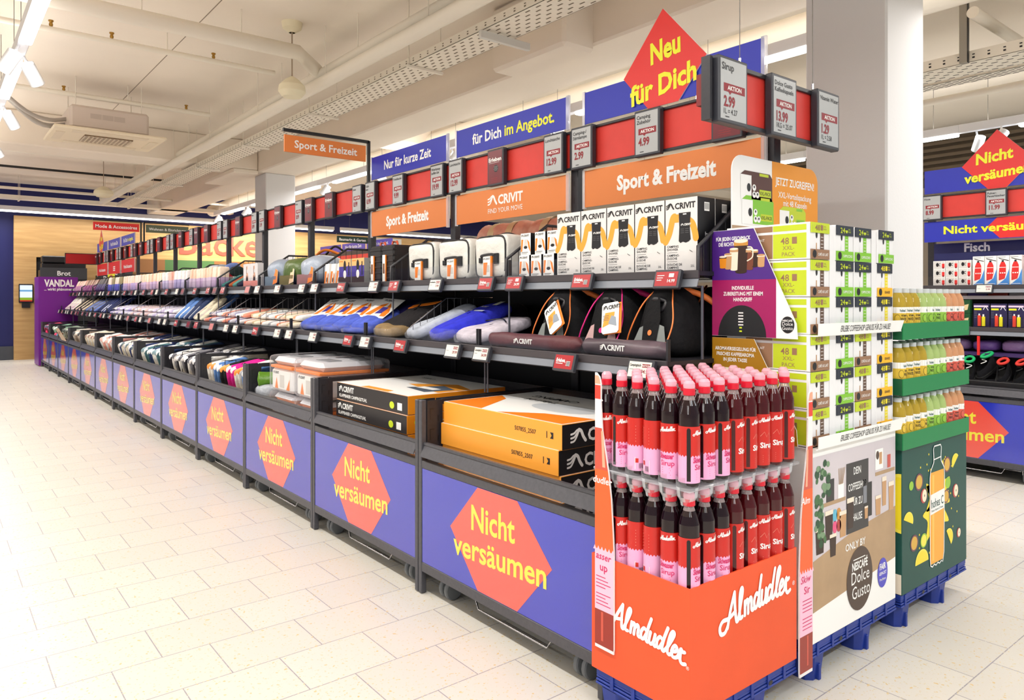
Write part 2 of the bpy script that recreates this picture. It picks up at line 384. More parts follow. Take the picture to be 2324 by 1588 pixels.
pipe([(7.0, 2.4, 3.9), (13, 2.4, 3.9)], .05, 'cream pipe crossing behind the pillar on the far aisle')
pipe([(9.0, 1.2, 3.7), (9.0, 12, 3.7)], .04, 'cream pipe running along the far aisle ceiling')
m = MB(); m.box(-6, 4.4, 16.75, 16.79, 3.93, 3.97, BLACK); tag(m.build('cable_rail'), 'thin black cable rail crossing the ceiling behind the beam', 'rail')
for yy, xs in ((7.92, (.9, 1.4, 2.35)), (10.28, (1.3, 2.7))):
    for i, x in enumerate(xs):
        t = thing('sprinkler_head', 'small brass sprinkler, %s along the thin pipe %s' % (ORD[i], 'behind the thick duct' if yy < 9 else 'over the air conditioner'), 'sprinkler', (x, yy, 3.955), 0, 'sprinklers')
        m = MB(); m.lathe([(.012, 0), (.018, .02), (.012, .04), (.022, .05), (.022, .06), (0, .06)], mat('brass', (170, 130, 60), .35, .8), n=10); part(m, 'brass_body', t)
def tray_mesh(l, wd, h, holes):
    m = MB(); m.box(0, wd, 0, l, 0, .003, PIPEW); m.box(0, .004, 0, l, 0, h, PIPEW); m.box(wd - .004, wd, 0, l, 0, h, PIPEW)
    HOLE = mat('slot_dark', (120, 108, 92), .8); F = Fr((0, 0, 0), (1, 0, 0), (0, -1, 0))
    return m, HOLE, F
def cable_tray(loc, rz, l, wd, h, label, step=.12, near=30, dark=False):
    t = thing('cable_tray', label, 'cable tray', loc, rz); m, HOLE, F = tray_mesh(l, wd, h, True)
    if dark: HOLE = mat('slot_black', (40, 38, 38), .8)
    y = .05; i = 0
    while y < min(l - .1, near):
        for k in range(6):
            u = wd * (.1 + .16 * k)
            if (k + i) % 2 == 0: m.box(u, u + .012, y, y + .05, -.0015, -.0005, HOLE)
        if i % 2 == 0: m.box(-.0015, -.0005, y, y + .02, h * .3, h * .45, HOLE); m.box(-.0015, -.0005, y, y + .02, h * .6, h * .7, HOLE)
        y += step * .5; i += 1
    part(m, 'perforated_tray', t)  # the tray sheet and sides, slots laid on as darker bars
    for y in [k * 2.2 + 1 for k in range(int(l / 2.2))]:
        m = MB(); m.tube([(-.01, y, 0), (-.01, y, 4.15 - loc[2])], .005, PIPEW, 5); m.tube([(wd + .01, y, 0), (wd + .01, y, 4.15 - loc[2])], .005, PIPEW, 5); m.box(-.03, wd + .03, y - .015, y + .015, -.025, -.002, PIPEW); part(m, 'hanger', t)
    return t
cable_tray((3.40, .3, 3.55), 0, 18.4, .32, .07, 'long perforated cream cable tray hanging above the sales shelves')
cable_tray((-6, 19.5, 3.62), -PI / 2, 12.2, .3, .08, 'perforated cream cable tray crossing in front of the navy wall', near=0)
cable_tray((7.25, .5, 3.55), 0, 9, .42, .1, 'wide slotted cable tray right beside the pillar', near=5, dark=True)
cable_tray((8.0, .5, 3.62), 0, 9, .2, .06, 'narrow slotted cable tray behind the wide one by the pillar', near=5, dark=True)
m = MB(); m.box(0, .06, 0, .06, 0, .62, mat('zinc', (150, 144, 134), .5, .3)); m.box(.012, .048, -.004, .0, 0, .62, BLACK); tag(m.build('tray_hanger_post', loc=(7.15, 2.5, 3.53)), 'slotted zinc hanger post holding the wide cable tray', 'hanger')
m = MB(); m.box(0, .5, 0, .035, 0, .06, mat('zinc_white', (214, 212, 206), .5), .003); tag(m.build('tray_bracket', loc=(3.35, 4.55, 3.47)), 'white metal bracket arm under the long cable tray', 'bracket')
t = thing('air_conditioner', 'white cassette air conditioner hanging under the ceiling', 'air conditioner', (1.17, 10.05, 3.47))
m = MB(); m.box(0, 1.24, 0, 1.0, 0, .035, mat('ac_cream', (240, 226, 200), .5), .012)
for a, b in ((.06, .2), (.8, .94)): m.box(.2, 1.04, a, b, -.008, 0, mat('ac_vane', (232, 218, 194), .5))
m.box(.05, .15, .25, .75, -.008, 0, MATS['ac_vane']); m.box(1.09, 1.19, .25, .75, -.008, 0, MATS['ac_vane']); part(m, 'fascia', t)
m = MB(); m.box(.36, .9, .28, .72, -.012, -.001, mat('ac_grille', (120, 90, 66), .6))
for k in range(12): m.box(.36 + k * .047, .365 + k * .047 + .012, .28, .72, -.016, -.012, MATS['ac_vane'])
for k in range(8): m.box(.36, .9, .28 + k * .06, .292 + k * .06, -.016, -.012, MATS['ac_vane'])
part(m, 'grille', t)
m = MB(); m.box(.18, 1.06, .14, .86, .045, .33, mat('ac_body', (214, 200, 190), .5), .03)
for k in range(3): m.box(.4 + k * .13, .52 + k * .13, .137, .141, .18, .24, mat('ac_line', (196, 182, 172), .6))
part(m, 'casing', t)
m = MB(); m.tube([(.2, .45, .2), (0, .4, .15), (-.25, .3, .2), (-.6, .1, .45), (-.8, 0, .68)], .025, mat('hose_grey', (176, 168, 160), .6), 8, 4); m.tube([(.2, .55, .15), (-.05, .5, .1), (-.3, .45, .25), (-.8, .1, .68)], .03, MATS['hose_grey'], 8, 4); part(m, 'hose', t)
for x, y in ((.25, .2), (.98, .2), (.25, .8), (.98, .8)): m = MB(); m.tube([(x, y, .3), (x, y, .68)], .006, PIPEW, 5); part(m, 'hanger', t)
for (x, y, z, s, lb) in ((2.8, 6.93, 3.42, .13, 'cream dome alarm on a long rod under the thick duct'), (2.62, 15.6, 3.36, .17, 'cream dome alarm far off beside the long pipes')):
    t = thing('pendant_dome', lb, 'ceiling fitting', (x, y, z)); m = MB(); m.lathe([(0, 0), (s * .7, 0), (s, .05), (s, .07), (s, .07), (s * .95, .11), (s * .5, .17), (.02, .2), (0, .2)], mat('dome_cream', (240, 230, 200), .5), n=20); part(m, 'dome', t)
    m = MB(); m.tube([(0, 0, .2), (0, 0, 4.15 - z)], .007, mat('rod', (170, 150, 130), .5), 6); part(m, 'rod', t); m = MB(); h = 4.15 - z; m.lathe([(.03, h - .1), (.09, h - .06), (.1, h), (.1, h)], MATS['dome_cream'], n=18); part(m, 'ceiling_rose', t)
# ------------------------------------------------------------------ strip lights with spots
SPOTW = mat('spot_white', (232, 234, 238), .4); LED = glow('spot_led', (255, 253, 248), 14)
def strip(x, y, ln, label, spots=True, name='strip_light', rz=0.0, group=None, z=ZL):
    t = thing(name, label, 'strip light', (x, y, z), rz, group)
    m = MB(); m.box(-.04, .04, 0, ln, -.05, .05, mat('strip_housing', (226, 226, 230), .45), .004); part(m, 'housing', t)
    l1 = ln - (.62 if spots else .04); m = MB(); m.box(-.045, .045, .02, l1, -.085, -.051, TUBE, .008); part(m, 'lit_tube', t, 'glowing white tube')
    for yy in (.3, ln - .3): m = MB(); m.tube([(0, yy, .05), (0, yy, 4.148 - z)], .003, mat('wire', (120, 116, 110), .4), 4); part(m, 'wire', t)
    if spots:
        for dx, dy, a in ((-.09, l1 + .17, .5), (.09, l1 + .45, -.55)):
            m = MB(); m.lathe([(0, .095), (.05, .095), (.055, .085), (.055, -.09), (.055, -.09), (.05, -.095)], SPOTW, n=16); o = part(m, 'spot_head', t); m = MB(); m.lathe([(0, -.0905), (.05, -.0905)], LED, n=16); part(m, 'lens', o); o.location = (dx, dy, -.19); o.rotation_euler = (.45, a, 0)
            m = MB(); m.tube([(dx * .3, dy, -.05), (dx * .7, dy, -.12), (dx, dy, -.15)], .012, SPOTW, 6); part(m, 'spot_arm', t)
    return t
for i, y in enumerate((3.4, 5.4, 7.4, 9.4, 11.4, 13.4, 15.4)):
    if i in (1, 2, 3): strip(.6, y, 2.0, 'aisle strip light with white spots, %s from the camera along the aisle' % ORD[i - 1], group='aisle strip lights')
for i in range(8): strip(5.47, 2.3 + 2 * i, 2.0, 'strip light with white spots behind the columns, %s from the near end' % ORD[i], group='strip lights behind the columns')
for i in range(4): strip(9.8, 1.5 + 2 * i, 2.0, 'strip light with white spot over the far aisle, %s from the near end' % ORD[i], group='strip lights over the far aisle')
strip(-5, 20.1, 14.4, 'unbroken white strip light along the top of the oak wall', False, rz=-PI / 2)
strip(9.6, 20.1, 9, 'white strip light above the oak wall beyond the far column', False, rz=-PI / 2)
# ------------------------------------------------------------------ things on and near the oak wall
WF = front(20.548)
m = MB(); m.text(WF, 'Bäckerei', 5.22, 2.62, .92, mat('letter_red', (190, 70, 54), .5), .02, 'l', .012); o = tag(m.build('wall_lettering'), 'large red bakery lettering on the brightly lit oak wall', 'lettering')
area_light(5.2, 8.6, 19.3, 19.6, 3.3, 85, (1, .88, .66), (math.radians(38), 0, 0), 140)
m = MB(); m.box(4.0, 4.86, 20.5, 20.548, 2.08, 2.45, mat('brown_board', (126, 84, 44), .6)); m.box(4.86, 6.1, 20.5, 20.548, 2.08, 2.45, mat('green_board', (60, 100, 54), .6)); m.box(6.1, 8.9, 20.5, 20.548, 2.08, 2.45, MATS['brown_board']); tag(m.build('menu_board'), 'brown and green board strip below the bakery lettering', 'board')
t = thing('tablet_terminal', 'upright tablet screen in black frame on the oak wall', 'screen', (1.69, 20.5, 1.34)); m = MB(); m.box(0, .285, 0, .045, 0, .44, BLACK, .008); m.box(.06, .22, 0, .045, -.12, -.005, BLACK); part(m, 'frame', t)
m = MB(); F = front(-.001); m.rect(F, .02, .265, .03, .41, glow('screen_white', (226, 236, 246), 1.3)); m.rect(F, .02, .265, .06, .12, glow('screen_green', (160, 200, 60), .9), .001); m.rect(F, .02, .265, .03, .06, glow('screen_red', (220, 60, 50), .9), .001); m.rect(F, .02, .265, .26, .30, glow('screen_blue', (120, 180, 230), 1.0), .001); part(m, 'screen', t)
def board(loc, w, h, base, txt, name, label, cat, size, tm=None, t=.02, rz=0, bold=.02, lines=None, group=None, sx=None):
    m = MB(); m.box(0, w, 0, t, 0, h, base); F = front(0)
    for (s, u, v, z) in (lines or [(txt, w / 2, h * .5 - size * .34, size)]): m.text(F, s, u, v, z, tm or WHITE, .0015, 'c', bold, w=(sx if sx and s == txt else None))
    return tag(m.build(name, loc=loc, rz=rz), label, cat, group)
DGREY = mat('dark_grey_board', (56, 58, 62), .6)
board((2.06, 20.0, 1.9), .95, .26, DGREY, 'Brot', 'shelf_sign', 'dark grey bread shelf sign above the purple end panel', 'sign', .15)
board((3.25, 20.0, 1.82), .75, .32, DGREY, '', 'shelf_sign', 'dark grey two line bakery shop sign behind the red signs', 'sign', .12, lines=[('Beste', .26, .2, .14), ('Backshop', .37, .06, .14)])
m = MB(); m.box(0, .95, .021, .4, 0, 2.1, BLACK); m.box(1.19, 2.1, .021, .4, 0, 2.0, BLACK); m.box(.95, 1.19, .1, .4, 0, 1.7, BLACK); tag(m.build('bread_shelf', loc=(2.06, 20.0, 0)), 'black bread shelf unit in front of the oak wall behind the purple panel', 'shelving')
m = MB(); m.box(0, .5, 0, .3, 0, .16, BLACK, .02); m.box(0, .9, .05, .35, -.155, .0, BLACK, .02); tag(m.build('bread_crate', loc=(2.1, 20.03, 2.275)), 'black crates stacked inside the dark wall recess', 'crate')
# ------------------------------------------------------------------ hanging department signs
def dept(y, xpost, side, text, base, tm, label, w=.74, size=.085, lx=None):
    x0 = xpost - w if side < 0 else xpost
    t = thing('department_sign', label, 'sign', (xpost, y, 2.42))
    m = MB(); m.box(-.012, .012, -.012, .012, 0, .37, BLACK); m.box(min(0, side * (w + .01)), max(0, side * (w + .01)), -.012, .012, .35, .374, BLACK); part(m, 'bracket', t)
    m = MB(); a, b = (-w, -.03) if side < 0 else (.03, w); m.box(a, b, -.008, .008, .19, .325, base); m.text(front(-.008), text, (a + b) / 2, .23, size, tm, .001, 'c', .02); part(m, 'panel', t)
    return t
dept(5.63, 2.95, -1, 'Sport & Freizeit', ORANGE, WHITE, 'orange department sign hanging from a black bracket over the aisle')
dept(14.1, 2.95, -1, 'Mode & Accessoires', SRED, WHITE, 'red fashion department sign far down the aisle', size=.078)
dept(14.1, 3.0, 1, 'Wohnen & Einrichtung', mat('sage_sign', (96, 106, 84), .5), WHITE, 'sage green home department sign behind the red one', size=.066)
dept(14.1, 7.4, -1, 'Baumarkt & Garten', mat('dark_green_sign', (22, 50, 40), .5), WHITE, 'dark green garden department sign seen between the shelf posts', size=.078)
dept(14.1, 7.45, 1, 'Küche & Haushalt', mat('white_sign', (226, 222, 214), .5), BLACK, 'white kitchen department sign below the orange shelf signs', size=.078)
# ================================================================== the long sales shelf: bays, bins, tags, displays, signs
Y0, L, NB = 1.83, 1.261, 13
XB = 1.89                                  # front of the bins
def NUM(n):
    t = {20: 'twentieth', 30: 'thirtieth', 40: 'fortieth'}
    if n <= 16: return ORD[n - 1]
    if n < 20: return {17: 'seventeenth', 18: 'eighteenth', 19: 'nineteenth'}[n]
    return t[n] if n in t else {2: 'twenty', 3: 'thirty', 4: 'forty'}[n // 10] + '-' + ORD[n % 10 - 1]
def bay_loc(b, y=0.0, z=0.0, x=0.0): return (XB + y, Y0 + (b + 1) * L - x, z)     # local x counts from the far end towards the camera
BAYN = ['nearest', 'second', 'third', 'fourth', 'fifth', 'sixth', 'seventh', 'eighth', 'ninth', 'tenth', 'eleventh', 'twelfth', 'farthest']
BAYT = ['holding camping showers and backpacks', 'holding white cooler bags and packed jackets', 'holding blue fleece packs', 'holding green and grey bags', 'holding bra boxes and folded tops',
        'holding blue jeans', 'with low white packs', 'with pale packs and knitwear', 'with beige shirt packs', 'with navy trousers', 'with brown packs', 'with black and pink packs', 'beside the purple end panel']
def bay_parts(last):
    P = []
    m = MB(); m.box(L - .03, L + .03, 1.06, 1.11, 0, 2.44, STEELD, .004)
    for k in range(20): m.box(L - .004, L + .004, 1.0595, 1.0601, .3 + k * .1, .33 + k * .1, BLACK)
    P.append(('upright', m))
    if last:
        m = MB(); m.box(-.03, .03, 1.06, 1.11, 0, 2.44, STEELD, .004); P.append(('upright', m))
    m = MB(); m.box(.03, L - .03, 1.075, 1.095, .1, 1.5, mat('back_panel', (20, 20, 24), .6)); P.append(('back_panel', m))
    m = MB(); m.box(0, L, .9, 1.055, .02, .2, STEELD); P.append(('base', m))
    for nm, y, z in (('upper_shelf', .55, 1.56), ('lower_shelf', .35, 1.2)):
        m = MB(); m.box(.002, L - .002, y + .012, 1.058, z - .018, z, STEELD); m.box(.002, L - .002, y, y + .012, z - .03, z + .004, LIPD, .002)
        m.box(.002, L - .002, y - .004, y + .03, z - .068, z - .06, STEELD)
        for xx in (.02, L - .02): m.add([(xx, y + .05, z - .018), (xx, 1.057, z - .018), (xx, 1.057, z - .12)], [(0, 1, 2)], STEELD)
        r_ = MB(); r_.slab(Fr((0, y - .006, z - .064), (1, 0, 0), (0, .012, .036)), [(.004, 0), (L - .004, 0), (L - .004, 1), (.004, 1)], .004, LIPG); P.append((nm, m, [('price_rail', r_)]))
        m = MB(); h = .085 if z > 1.4 else .078; m.box(.015, L - .015, y + .02, y + .0225, z, z + h, GLASS); P.append(('clear_front_strip', m))
        
        for q in (L - .013, .003): m = MB(); m.box(q, q + .01, y + .0125, y + .028, z + .001, z + h + .01, STEELD); P.append(('strip_holder', m))
    m = MB(); xx = L - .012
    m.tube([(xx, .565, 1.56), (xx, .565, 1.66), (xx, .86, 1.86), (xx, 1.05, 1.86)], .009, STEELD, 6)
    for k in range(9): yy = .6 + k * .05; m.tube([(xx, yy, 1.56), (xx, yy, min(1.86, 1.66 + (yy - .565) * .678))], .0025, STEELD, 4)
    P.append(('upper_divider', m))
    for dx in (-.012, .012):
        m = MB(); m.tube([(L + dx, .42, .952), (L + dx, .42, 1.13)], .005, mat('rod_grey', (92, 94, 104), .35, .4), 6); P.append(('support_rod', m))
    m = MB(); m.tube([(L, .575, 1.2), (L, .575, 1.5)], .006, MATS['rod_grey'], 6); P.append(('support_rod', m))
    return P
def meshes(P): return [(e[0], e[1].mesh(e[0]), [(a, b.mesh(a)) for a, b in (e[2] if len(e) > 2 else ())]) for e in P]
BAYM = {}
for b in range(NB):
    t = thing('shelving_bay', 'black steel shelving bay, %s in the row, %s' % (BAYN[b], BAYT[b]), 'shelving', bay_loc(b), AIS, 'bays of the long sales shelf')
    key = b == NB - 1
    if key not in BAYM: BAYM[key] = meshes(bay_parts(key))
    inst(BAYM[key], t)
def wire_div(h=.2):
    m = MB(); m.tube([(0, .38, 1.275), (0, .64, 1.45), (0, 1.0, 1.45)], .004, CHROME, 5)
    for k in range(10): yy = .4 + k * .05; m.tube([(0, yy, 1.203), (0, yy, min(1.45, 1.275 + (yy - .36) * .673))], .002, STEEL, 4)
    return m.mesh('wire_divider')
WD = wire_div()
n = 0
for b, xs in ((1, (.55,)), (3, (.5, .95)), (4, (.35, .8)), (6, (.6,)), (7, (.5,)), (8, (.4,))):
    for x in xs:
        o = bpy.data.objects.new('wire_divider', WD); COL.objects.link(o); o.location = bay_loc(b, 0, 0, x); o.rotation_euler = (0, 0, AIS); n += 1
        tag(o, 'chrome wire divider on the lower shelf, %s from the near end' % ORD[n - 1], 'divider', 'wire dividers')
# ------------------------------------------------------------------ header boards and price displays
hm = MB(); hm.box(.0, L, 1.048, 1.058, 2.205, 2.41, RED); hm.box(0, L, 1.035, 1.058, 2.194, 2.208, STEELD, .002); hm.box(0, L, 1.035, 1.058, 2.406, 2.42, STEELD, .002)
hm.box(0, .012, 1.035, 1.058, 2.194, 2.42, STEELD); hm.box(L - .012, L, 1.035, 1.058, 2.194, 2.42, STEELD); HME = hm.mesh('header_board')
for b in range(NB):
    o = bpy.data.objects.new('header_board', HME); COL.objects.link(o); o.location = bay_loc(b); o.rotation_euler = (0, 0, AIS)
    tag(o, 'red header board in black frame, %s along the shelf row' % ('farthest' if b == NB - 1 else ('nearest' if b == 0 else ORD[b])), 'header board', 'red header boards')
def display_mesh(kind, title=(), price='', sub='', w=.17, h=.24):
    """upright paper-like price display: returns frame mesh and screen mesh; origin bottom centre, front at y=0"""
    f = MB(); f.box(-w / 2, w / 2, 0, .035, 0, h, FRAME, .004)
    s = MB(); F = front(-.0006, 0, 0); base = {'g': EINK, 'r': EINKR, 'd': EINKD}[kind]; a = w / 2 - .011
    s.rect(F, -a, a, .014, h - .012, base, 0)
    if kind == 'g':
        z = h - .045
        ts = .026 if w < .18 or len(title[0]) > 6 else .038
        for i, tt in enumerate(title): s.text(F, tt, -a + .008, z - i * .026 - (ts - .026) * .6, ts, BLACK, .0008, 'l', .02)
        s.rect(F, -a + .02, a - .01, h * .47, h * .47 + .032, INKR, .0006); s.poly(F, [(-a + .05, h * .47), (-a + .07, h * .47), (-a + .06, h * .47 - .01)], INKR, .0006)
        s.text(F, 'AKTION', .005, h * .47 + .008, .024, WHITE, .001, 'c', .02)
        if price: s.text(F, price, -a + .02, h * .47 - .056, .056, INKR, .001, 'l', .035, sx=.75)
        if sub: s.text(F, sub, -a + .02, h * .47 - .085, .03, BLACK, .001, 'l', .005, sx=.8)
        s.rect(F, -a + .03, -a + .055, .022, .026, BLACK)
    elif kind == 'd':
        s.text(F, 'Erleben', 0, h * .66, .036, WHITE, .001, 'c', .03, w=a * 1.8); s.rect(F, -a + .012, a - .03, h * .62, h * .627, WHITE); s.ell(F, .01, h * .46, .024, .024, BLACK)
        for k in range(4): s.rect(F, -.008 - .006 * (k % 2), .026 + .004 * (k % 2), h * .41 + k * .008, h * .413 + k * .008, WHITE, .0012)
        for k in range(3): s.rect(F, -a + .03, a - .05, h * .2 - k * .011, h * .207 - k * .011, EINKR)
    return f.mesh('frame'), s.mesh('screen')
DISP = {}
def display(key, args, label, loc, rz=AIS, group='price displays on the red header'):
    if key not in DISP: DISP[key] = display_mesh(*args)
    t = thing('price_display', label, 'price display', loc, rz, group)
    for n_, me in zip(('frame', 'screen'), DISP[key]):
        o = bpy.data.objects.new(n_, me); COL.objects.link(o); o.parent = t
GD = ('g', ('Camping',), '9.99', '')
hdr = {0: [('lampe', ('g', ('Camping-/', 'Stirnlampe'), '2.99', '')), ('zub', ('g', ('Camping', 'Zubehör'), '4.99', '')), ('erl', ('d',))],
       1: [('lt', ('g', ('Lunchtasche',), '12.99', '')), ('erl', ('d',)), ('lt', ('g', ('Lunchtasche',), '12.99', ''))],
       2: [('a', ('g', ('Kühl-', 'box'), '8.99', '')), ('b', ('g', ('Trinkflasche',), '9.99', '')), ('c', ('g', ('Werkzeug-', 'koffer-Set'), '19.99', ''))]}
k = 0
for b in range(NB):
    row = hdr.get(b) or [('e' if b % 3 else 'erl', ('g', ('Shirt',), '5.99', '') if b % 3 else ('d',)), ('erl', ('d',)), ('f', ('g', ('Hose',), '8.99', ''))]
    for j in (2, 1, 0):
        k += 1; key, args = row[j]
        nm = {'g': 'grey price display', 'd': 'dark red display'}[args[0]]
        extra = (' reading %s %s' % (args[1][0].replace('-/', ''), args[2])) if (b < 2 and args[0] == 'g') else ''
        display(key, args, '%s%s, %s from the near end on the red header' % (nm, extra, NUM(k)), bay_loc(b, 1.0, 2.182, (.12, .58, L - .12)[j] if b else (.12, .6, 1.08)[j]))
# ------------------------------------------------------------------ blue, orange and red signs
CLR = clear('clear_holder', (250, 250, 255), .34, .1, .2)
def sign(b, z0, z1, base, draw, name, label, x0=.085, x1=L - .03, y=1.035, diamond=False, group=None):
    t = thing(name, label, 'sign', bay_loc(b, y, 0), AIS, group)
    m = MB(); m.box(x0, x1, 0, .006, z0, z1, base); F = front(0); draw(m, F, (x0 + x1) / 2, z0, x1 - x0); part(m, 'board', t)
    m = MB(); m.box(x1 - .012, x1 + .014, -.003, .01, z0 - .008, z1 + .006, CLR); part(m, 'clear_holder', t); m = MB(); m.box(x0 - .014, x0 + .006, -.003, .01, z0 - .008, z1 + .006, CLR); part(m, 'clear_holder', t)
    return t
def diamond(t, cx, z0, zc, hw, hh, txt, tm=YEL, base=SRED, y=-.008, th=.006, parts='diamond'):
    m = MB(); F = front(y); zb = max(zc - hh, z0); q = hw * (1 - (zc - zb) / hh)
    pts = [(cx - q, zb), (cx + q, zb), (cx + hw, zc), (cx, zc + hh), (cx - hw, zc)] if q > .002 else [(cx, zb), (cx + hw, zc), (cx, zc + hh), (cx - hw, zc)]
    m.slab(F, pts, th, base, WHITE)
    for (s, u, v, w_, size, rot) in txt: m.text(F, s, cx + u, zc + v, size, tm, .0012, 'c', .035, .12, w=w_, rot=rot)
    part(m, parts, t)
bl = sign(0, 2.437, 2.617, BLUE, lambda m, F, c, z, w_: None, 'promo_sign', 'blue sign with red diamond reading Neu für Dich', .11, L - .01)
diamond(bl, L - .577, 2.43, 2.62, .267, .3, [('Neu', .02, .045, .2, .15, .12), ('für Dich', .0, -.13, .43, .145, .12)])
def d_nur(m, F, c, z, w_): m.text(F, 'Nur für kurze Zeit', c, z + .062, .1, WHITE, .001, 'c', .025, w=w_ * .62)
def d_ang(m, F, c, z, w_):
    m.text(F, 'für Dich', c - w_ * .05, z + .062, .1, WHITE, .001, 'r', .025, w=w_ * .28); m.text(F, 'im Angebot.', c - w_ * .02, z + .062, .1, YEL, .001, 'l', .025, w=w_ * .42)
def d_sport(m, F, c, z, w_): m.text(F, 'Sport & Freizeit', c, z + .07, .11, WHITE, .001, 'c', .04, w=w_ * .56)
def d_criv(m, F, c, z, w_):
    crivit(m, F, c - .2, z + .1, .062, WHITE); m.text(F, 'FIND YOUR MOVE', c - .2, z + .045, .045, WHITE, .001, 'l', .0, w=.36)
def d_mode(m, F, c, z, w_): m.text(F, 'Mode & Accessoires', c, z + .08, .09, WHITE, .001, 'c', .025, w=w_ * .62)
sign(1, 2.44, 2.627, BLUE, d_ang, 'promo_sign', 'blue sign reading für Dich im Angebot, beside the diamond sign')
sign(2, 2.44, 2.627, BLUE, d_nur, 'promo_sign', 'blue sign reading Nur für kurze Zeit, under the hanging orange sign')
sign(0, 1.965, 2.172, ORANGE, d_sport, 'category_sign', 'large orange Sport & Freizeit sign above the camping shower boxes', .11, L - .01)
sign(1, 1.966, 2.172, ORANGE, d_criv, 'category_sign', 'orange sign with white mountain mark and Find your move')
sign(2, 1.966, 2.172, ORANGE, d_sport, 'category_sign', 'smaller orange Sport & Freizeit sign beside the mountain mark sign')
sign(10, 2.44, 2.627, BLUE, d_ang, 'promo_sign', 'far blue sign reading für Dich im Angebot')
sign(11, 2.44, 2.627, BLUE, d_nur, 'promo_sign', 'far blue sign reading Nur für kurze Zeit')
o = sign(12, 2.44, 2.627, BLUE, lambda *a: None, 'promo_sign', 'far blue sign with a small red diamond')
diamond(o, .6, 2.43, 2.62, .267, .3, [('Neu', .02, .045, .2, .15, .12), ('für Dich', .0, -.13, .43, .145, .12)])
for b, d, lb in ((10, d_mode, 'nearest of three far red fashion signs under the header'), (11, lambda m, F, c, z, w_: [m.rect(F, c - .1, c + .1, z + .06 + q * .035, z + .08 + q * .035, WHITE, .001) for q in range(3)], 'middle of three far red fashion signs, above the yellow card'), (12, d_mode, 'farthest of three far red fashion signs under the header')):
    sign(b, 1.93, 2.172, SRED, d, 'category_sign', lb)
m = MB(); m.box(0, .7, 0, .006, 0, .17, YEL); m.box(.25, .47, -.002, 0, .02, .15, mat('card_red', (214, 60, 40), .5)); m.ell(front(-.002), .36, .085, .05, .05, WHITE, .001); tag(m.build('shelf_card', loc=bay_loc(11, 1.0, 1.76, .2), rz=AIS), 'yellow card with red square under the middle far red sign', 'card')
# end board over the pallets
t = thing('end_header', 'red header board across the shelf end above the coffee display', 'header board', (2.32, 1.70, 2.14))
m = MB(); m.box(0, .97, 0, .012, 0, .22, RED); m.box(0, .97, -.012, .02, -.012, .006, STEELD, .002); m.box(0, .97, -.012, .02, .212, .23, STEELD, .002); m.box(-.01, .006, -.02, .02, -.012, .23, STEELD); m.box(.964, .975, -.012, .02, -.012, .23, STEELD); part(m, 'board', t)
m = MB(); m.box(.0, .97, .012, .05, .05, .17, mat('header_back', (120, 20, 26), .5)); part(m, 'back_rail', t)
for x in (.22, .78): m = MB(); m.tube([(x, .005, .22), (x, .005, 2.0)], .002, MATS['wire'], 4); m.tube([(x, .005, .22), (x, .005, .27)], .006, CHROME, 6); part(m, 'wire', t)
for key, args, xx, lb in (('sirup', ('g', ('Sirup',), '2.99', '1L = 4.27', .19, .255), 2.432, 'end price display reading Sirup 2.99'), ('dg', ('g', ('Dolce Gusto', 'Kaffeekapseln'), '13.99', '1KG = 25.07', .19, .255), 2.795, 'end price display reading coffee capsules 13.99'), ('vw', ('g', ('Vitamin Water',), '1.29', '1L = 2.58', .19, .255), 3.157, 'end price display reading Vitamin Water 1.29')):
    display(key, args, lb, (xx, 1.66, 2.12), 0, 'price displays on the end board')
# far end board
m = MB(); m.box(-.62, 0, 0, .03, 2.18, 2.42, STEELD); m.box(-.605, -.012, -.004, 0, 2.195, 2.405, mat('far_red', (176, 22, 26), .5)); tag(m.build('end_header', loc=(2.95, 18.25, 0)), 'red end board sticking out at the far end of the row', 'header board')
# ------------------------------------------------------------------ price tags on the shelf edges
def tag_mesh(kind, title, price):
    w_, h = .135, .082; f = MB(); f.box(-w_ / 2, w_ / 2, 0, .022, 0, h, FRAME, .003); f.box(-w_ / 2 + .01, w_ / 2 - .01, .022, .03, .02, .06, FRAME)
    s = MB(); F = front(-.0006); a = w_ / 2 - .01; s.rect(F, -a, a, .01, h - .01, {'w': mat('tag_white', (222, 222, 214), .4), 'e': EINKR, 'r': EINKR, 'p': mat('tag_pale', (196, 120, 120), .4), 'd': EINKD}[kind], 0)
    if kind == 'w':
        if title: s.text(F, title, -a + .004, h - .029, .015, BLACK, .0008, 'l', .02, w=min(.058, .0062 * len(title)))
        s.rect(F, a - .046, a - .006, h - .032, h - .018, INKR); s.text(F, 'AKTION', a - .026, h - .029, .0105, WHITE, .001, 'c', .01)
        s.text(F, price, a - .026, h - .055, .02, INKR, .001, 'c', .02); s.rect(F, -a + .006, -a + .03, h - .043, h - .04, mat('tag_grey', (150, 150, 150), .5))
    elif kind == 'e':
        s.text(F, 'Erleben,', -a + .01, h - .042, .024, WHITE, .001, 'l', .03, .1, w=.06); s.rect(F, -a + .01, -.004, h - .05, h - .047, WHITE); s.ell(F, a - .026, h - .048, .012, .012, BLACK)
        for k in range(4): s.rect(F, a - .04, a - .014, h - .057 + k * .006, h - .055 + k * .006, WHITE, .0012)
    elif kind == 'r':
        for k in range(3): s.rect(F, -a + .008, -.012 - .006 * k, h - .028 - k * .01, h - .025 - k * .01, WHITE)
        s.rect(F, .012, a - .02, h - .034, h - .018, WHITE); s.text(F, price, a - .03, h - .056, .019, WHITE, .001, 'c', .02)
    elif kind == 'd': s.text(F, 'Erleben,', -a + .01, h - .045, .026, EINKR, .001, 'l', .03, .1)
    return f.mesh('frame'), s.mesh('screen')
TAGM = {}
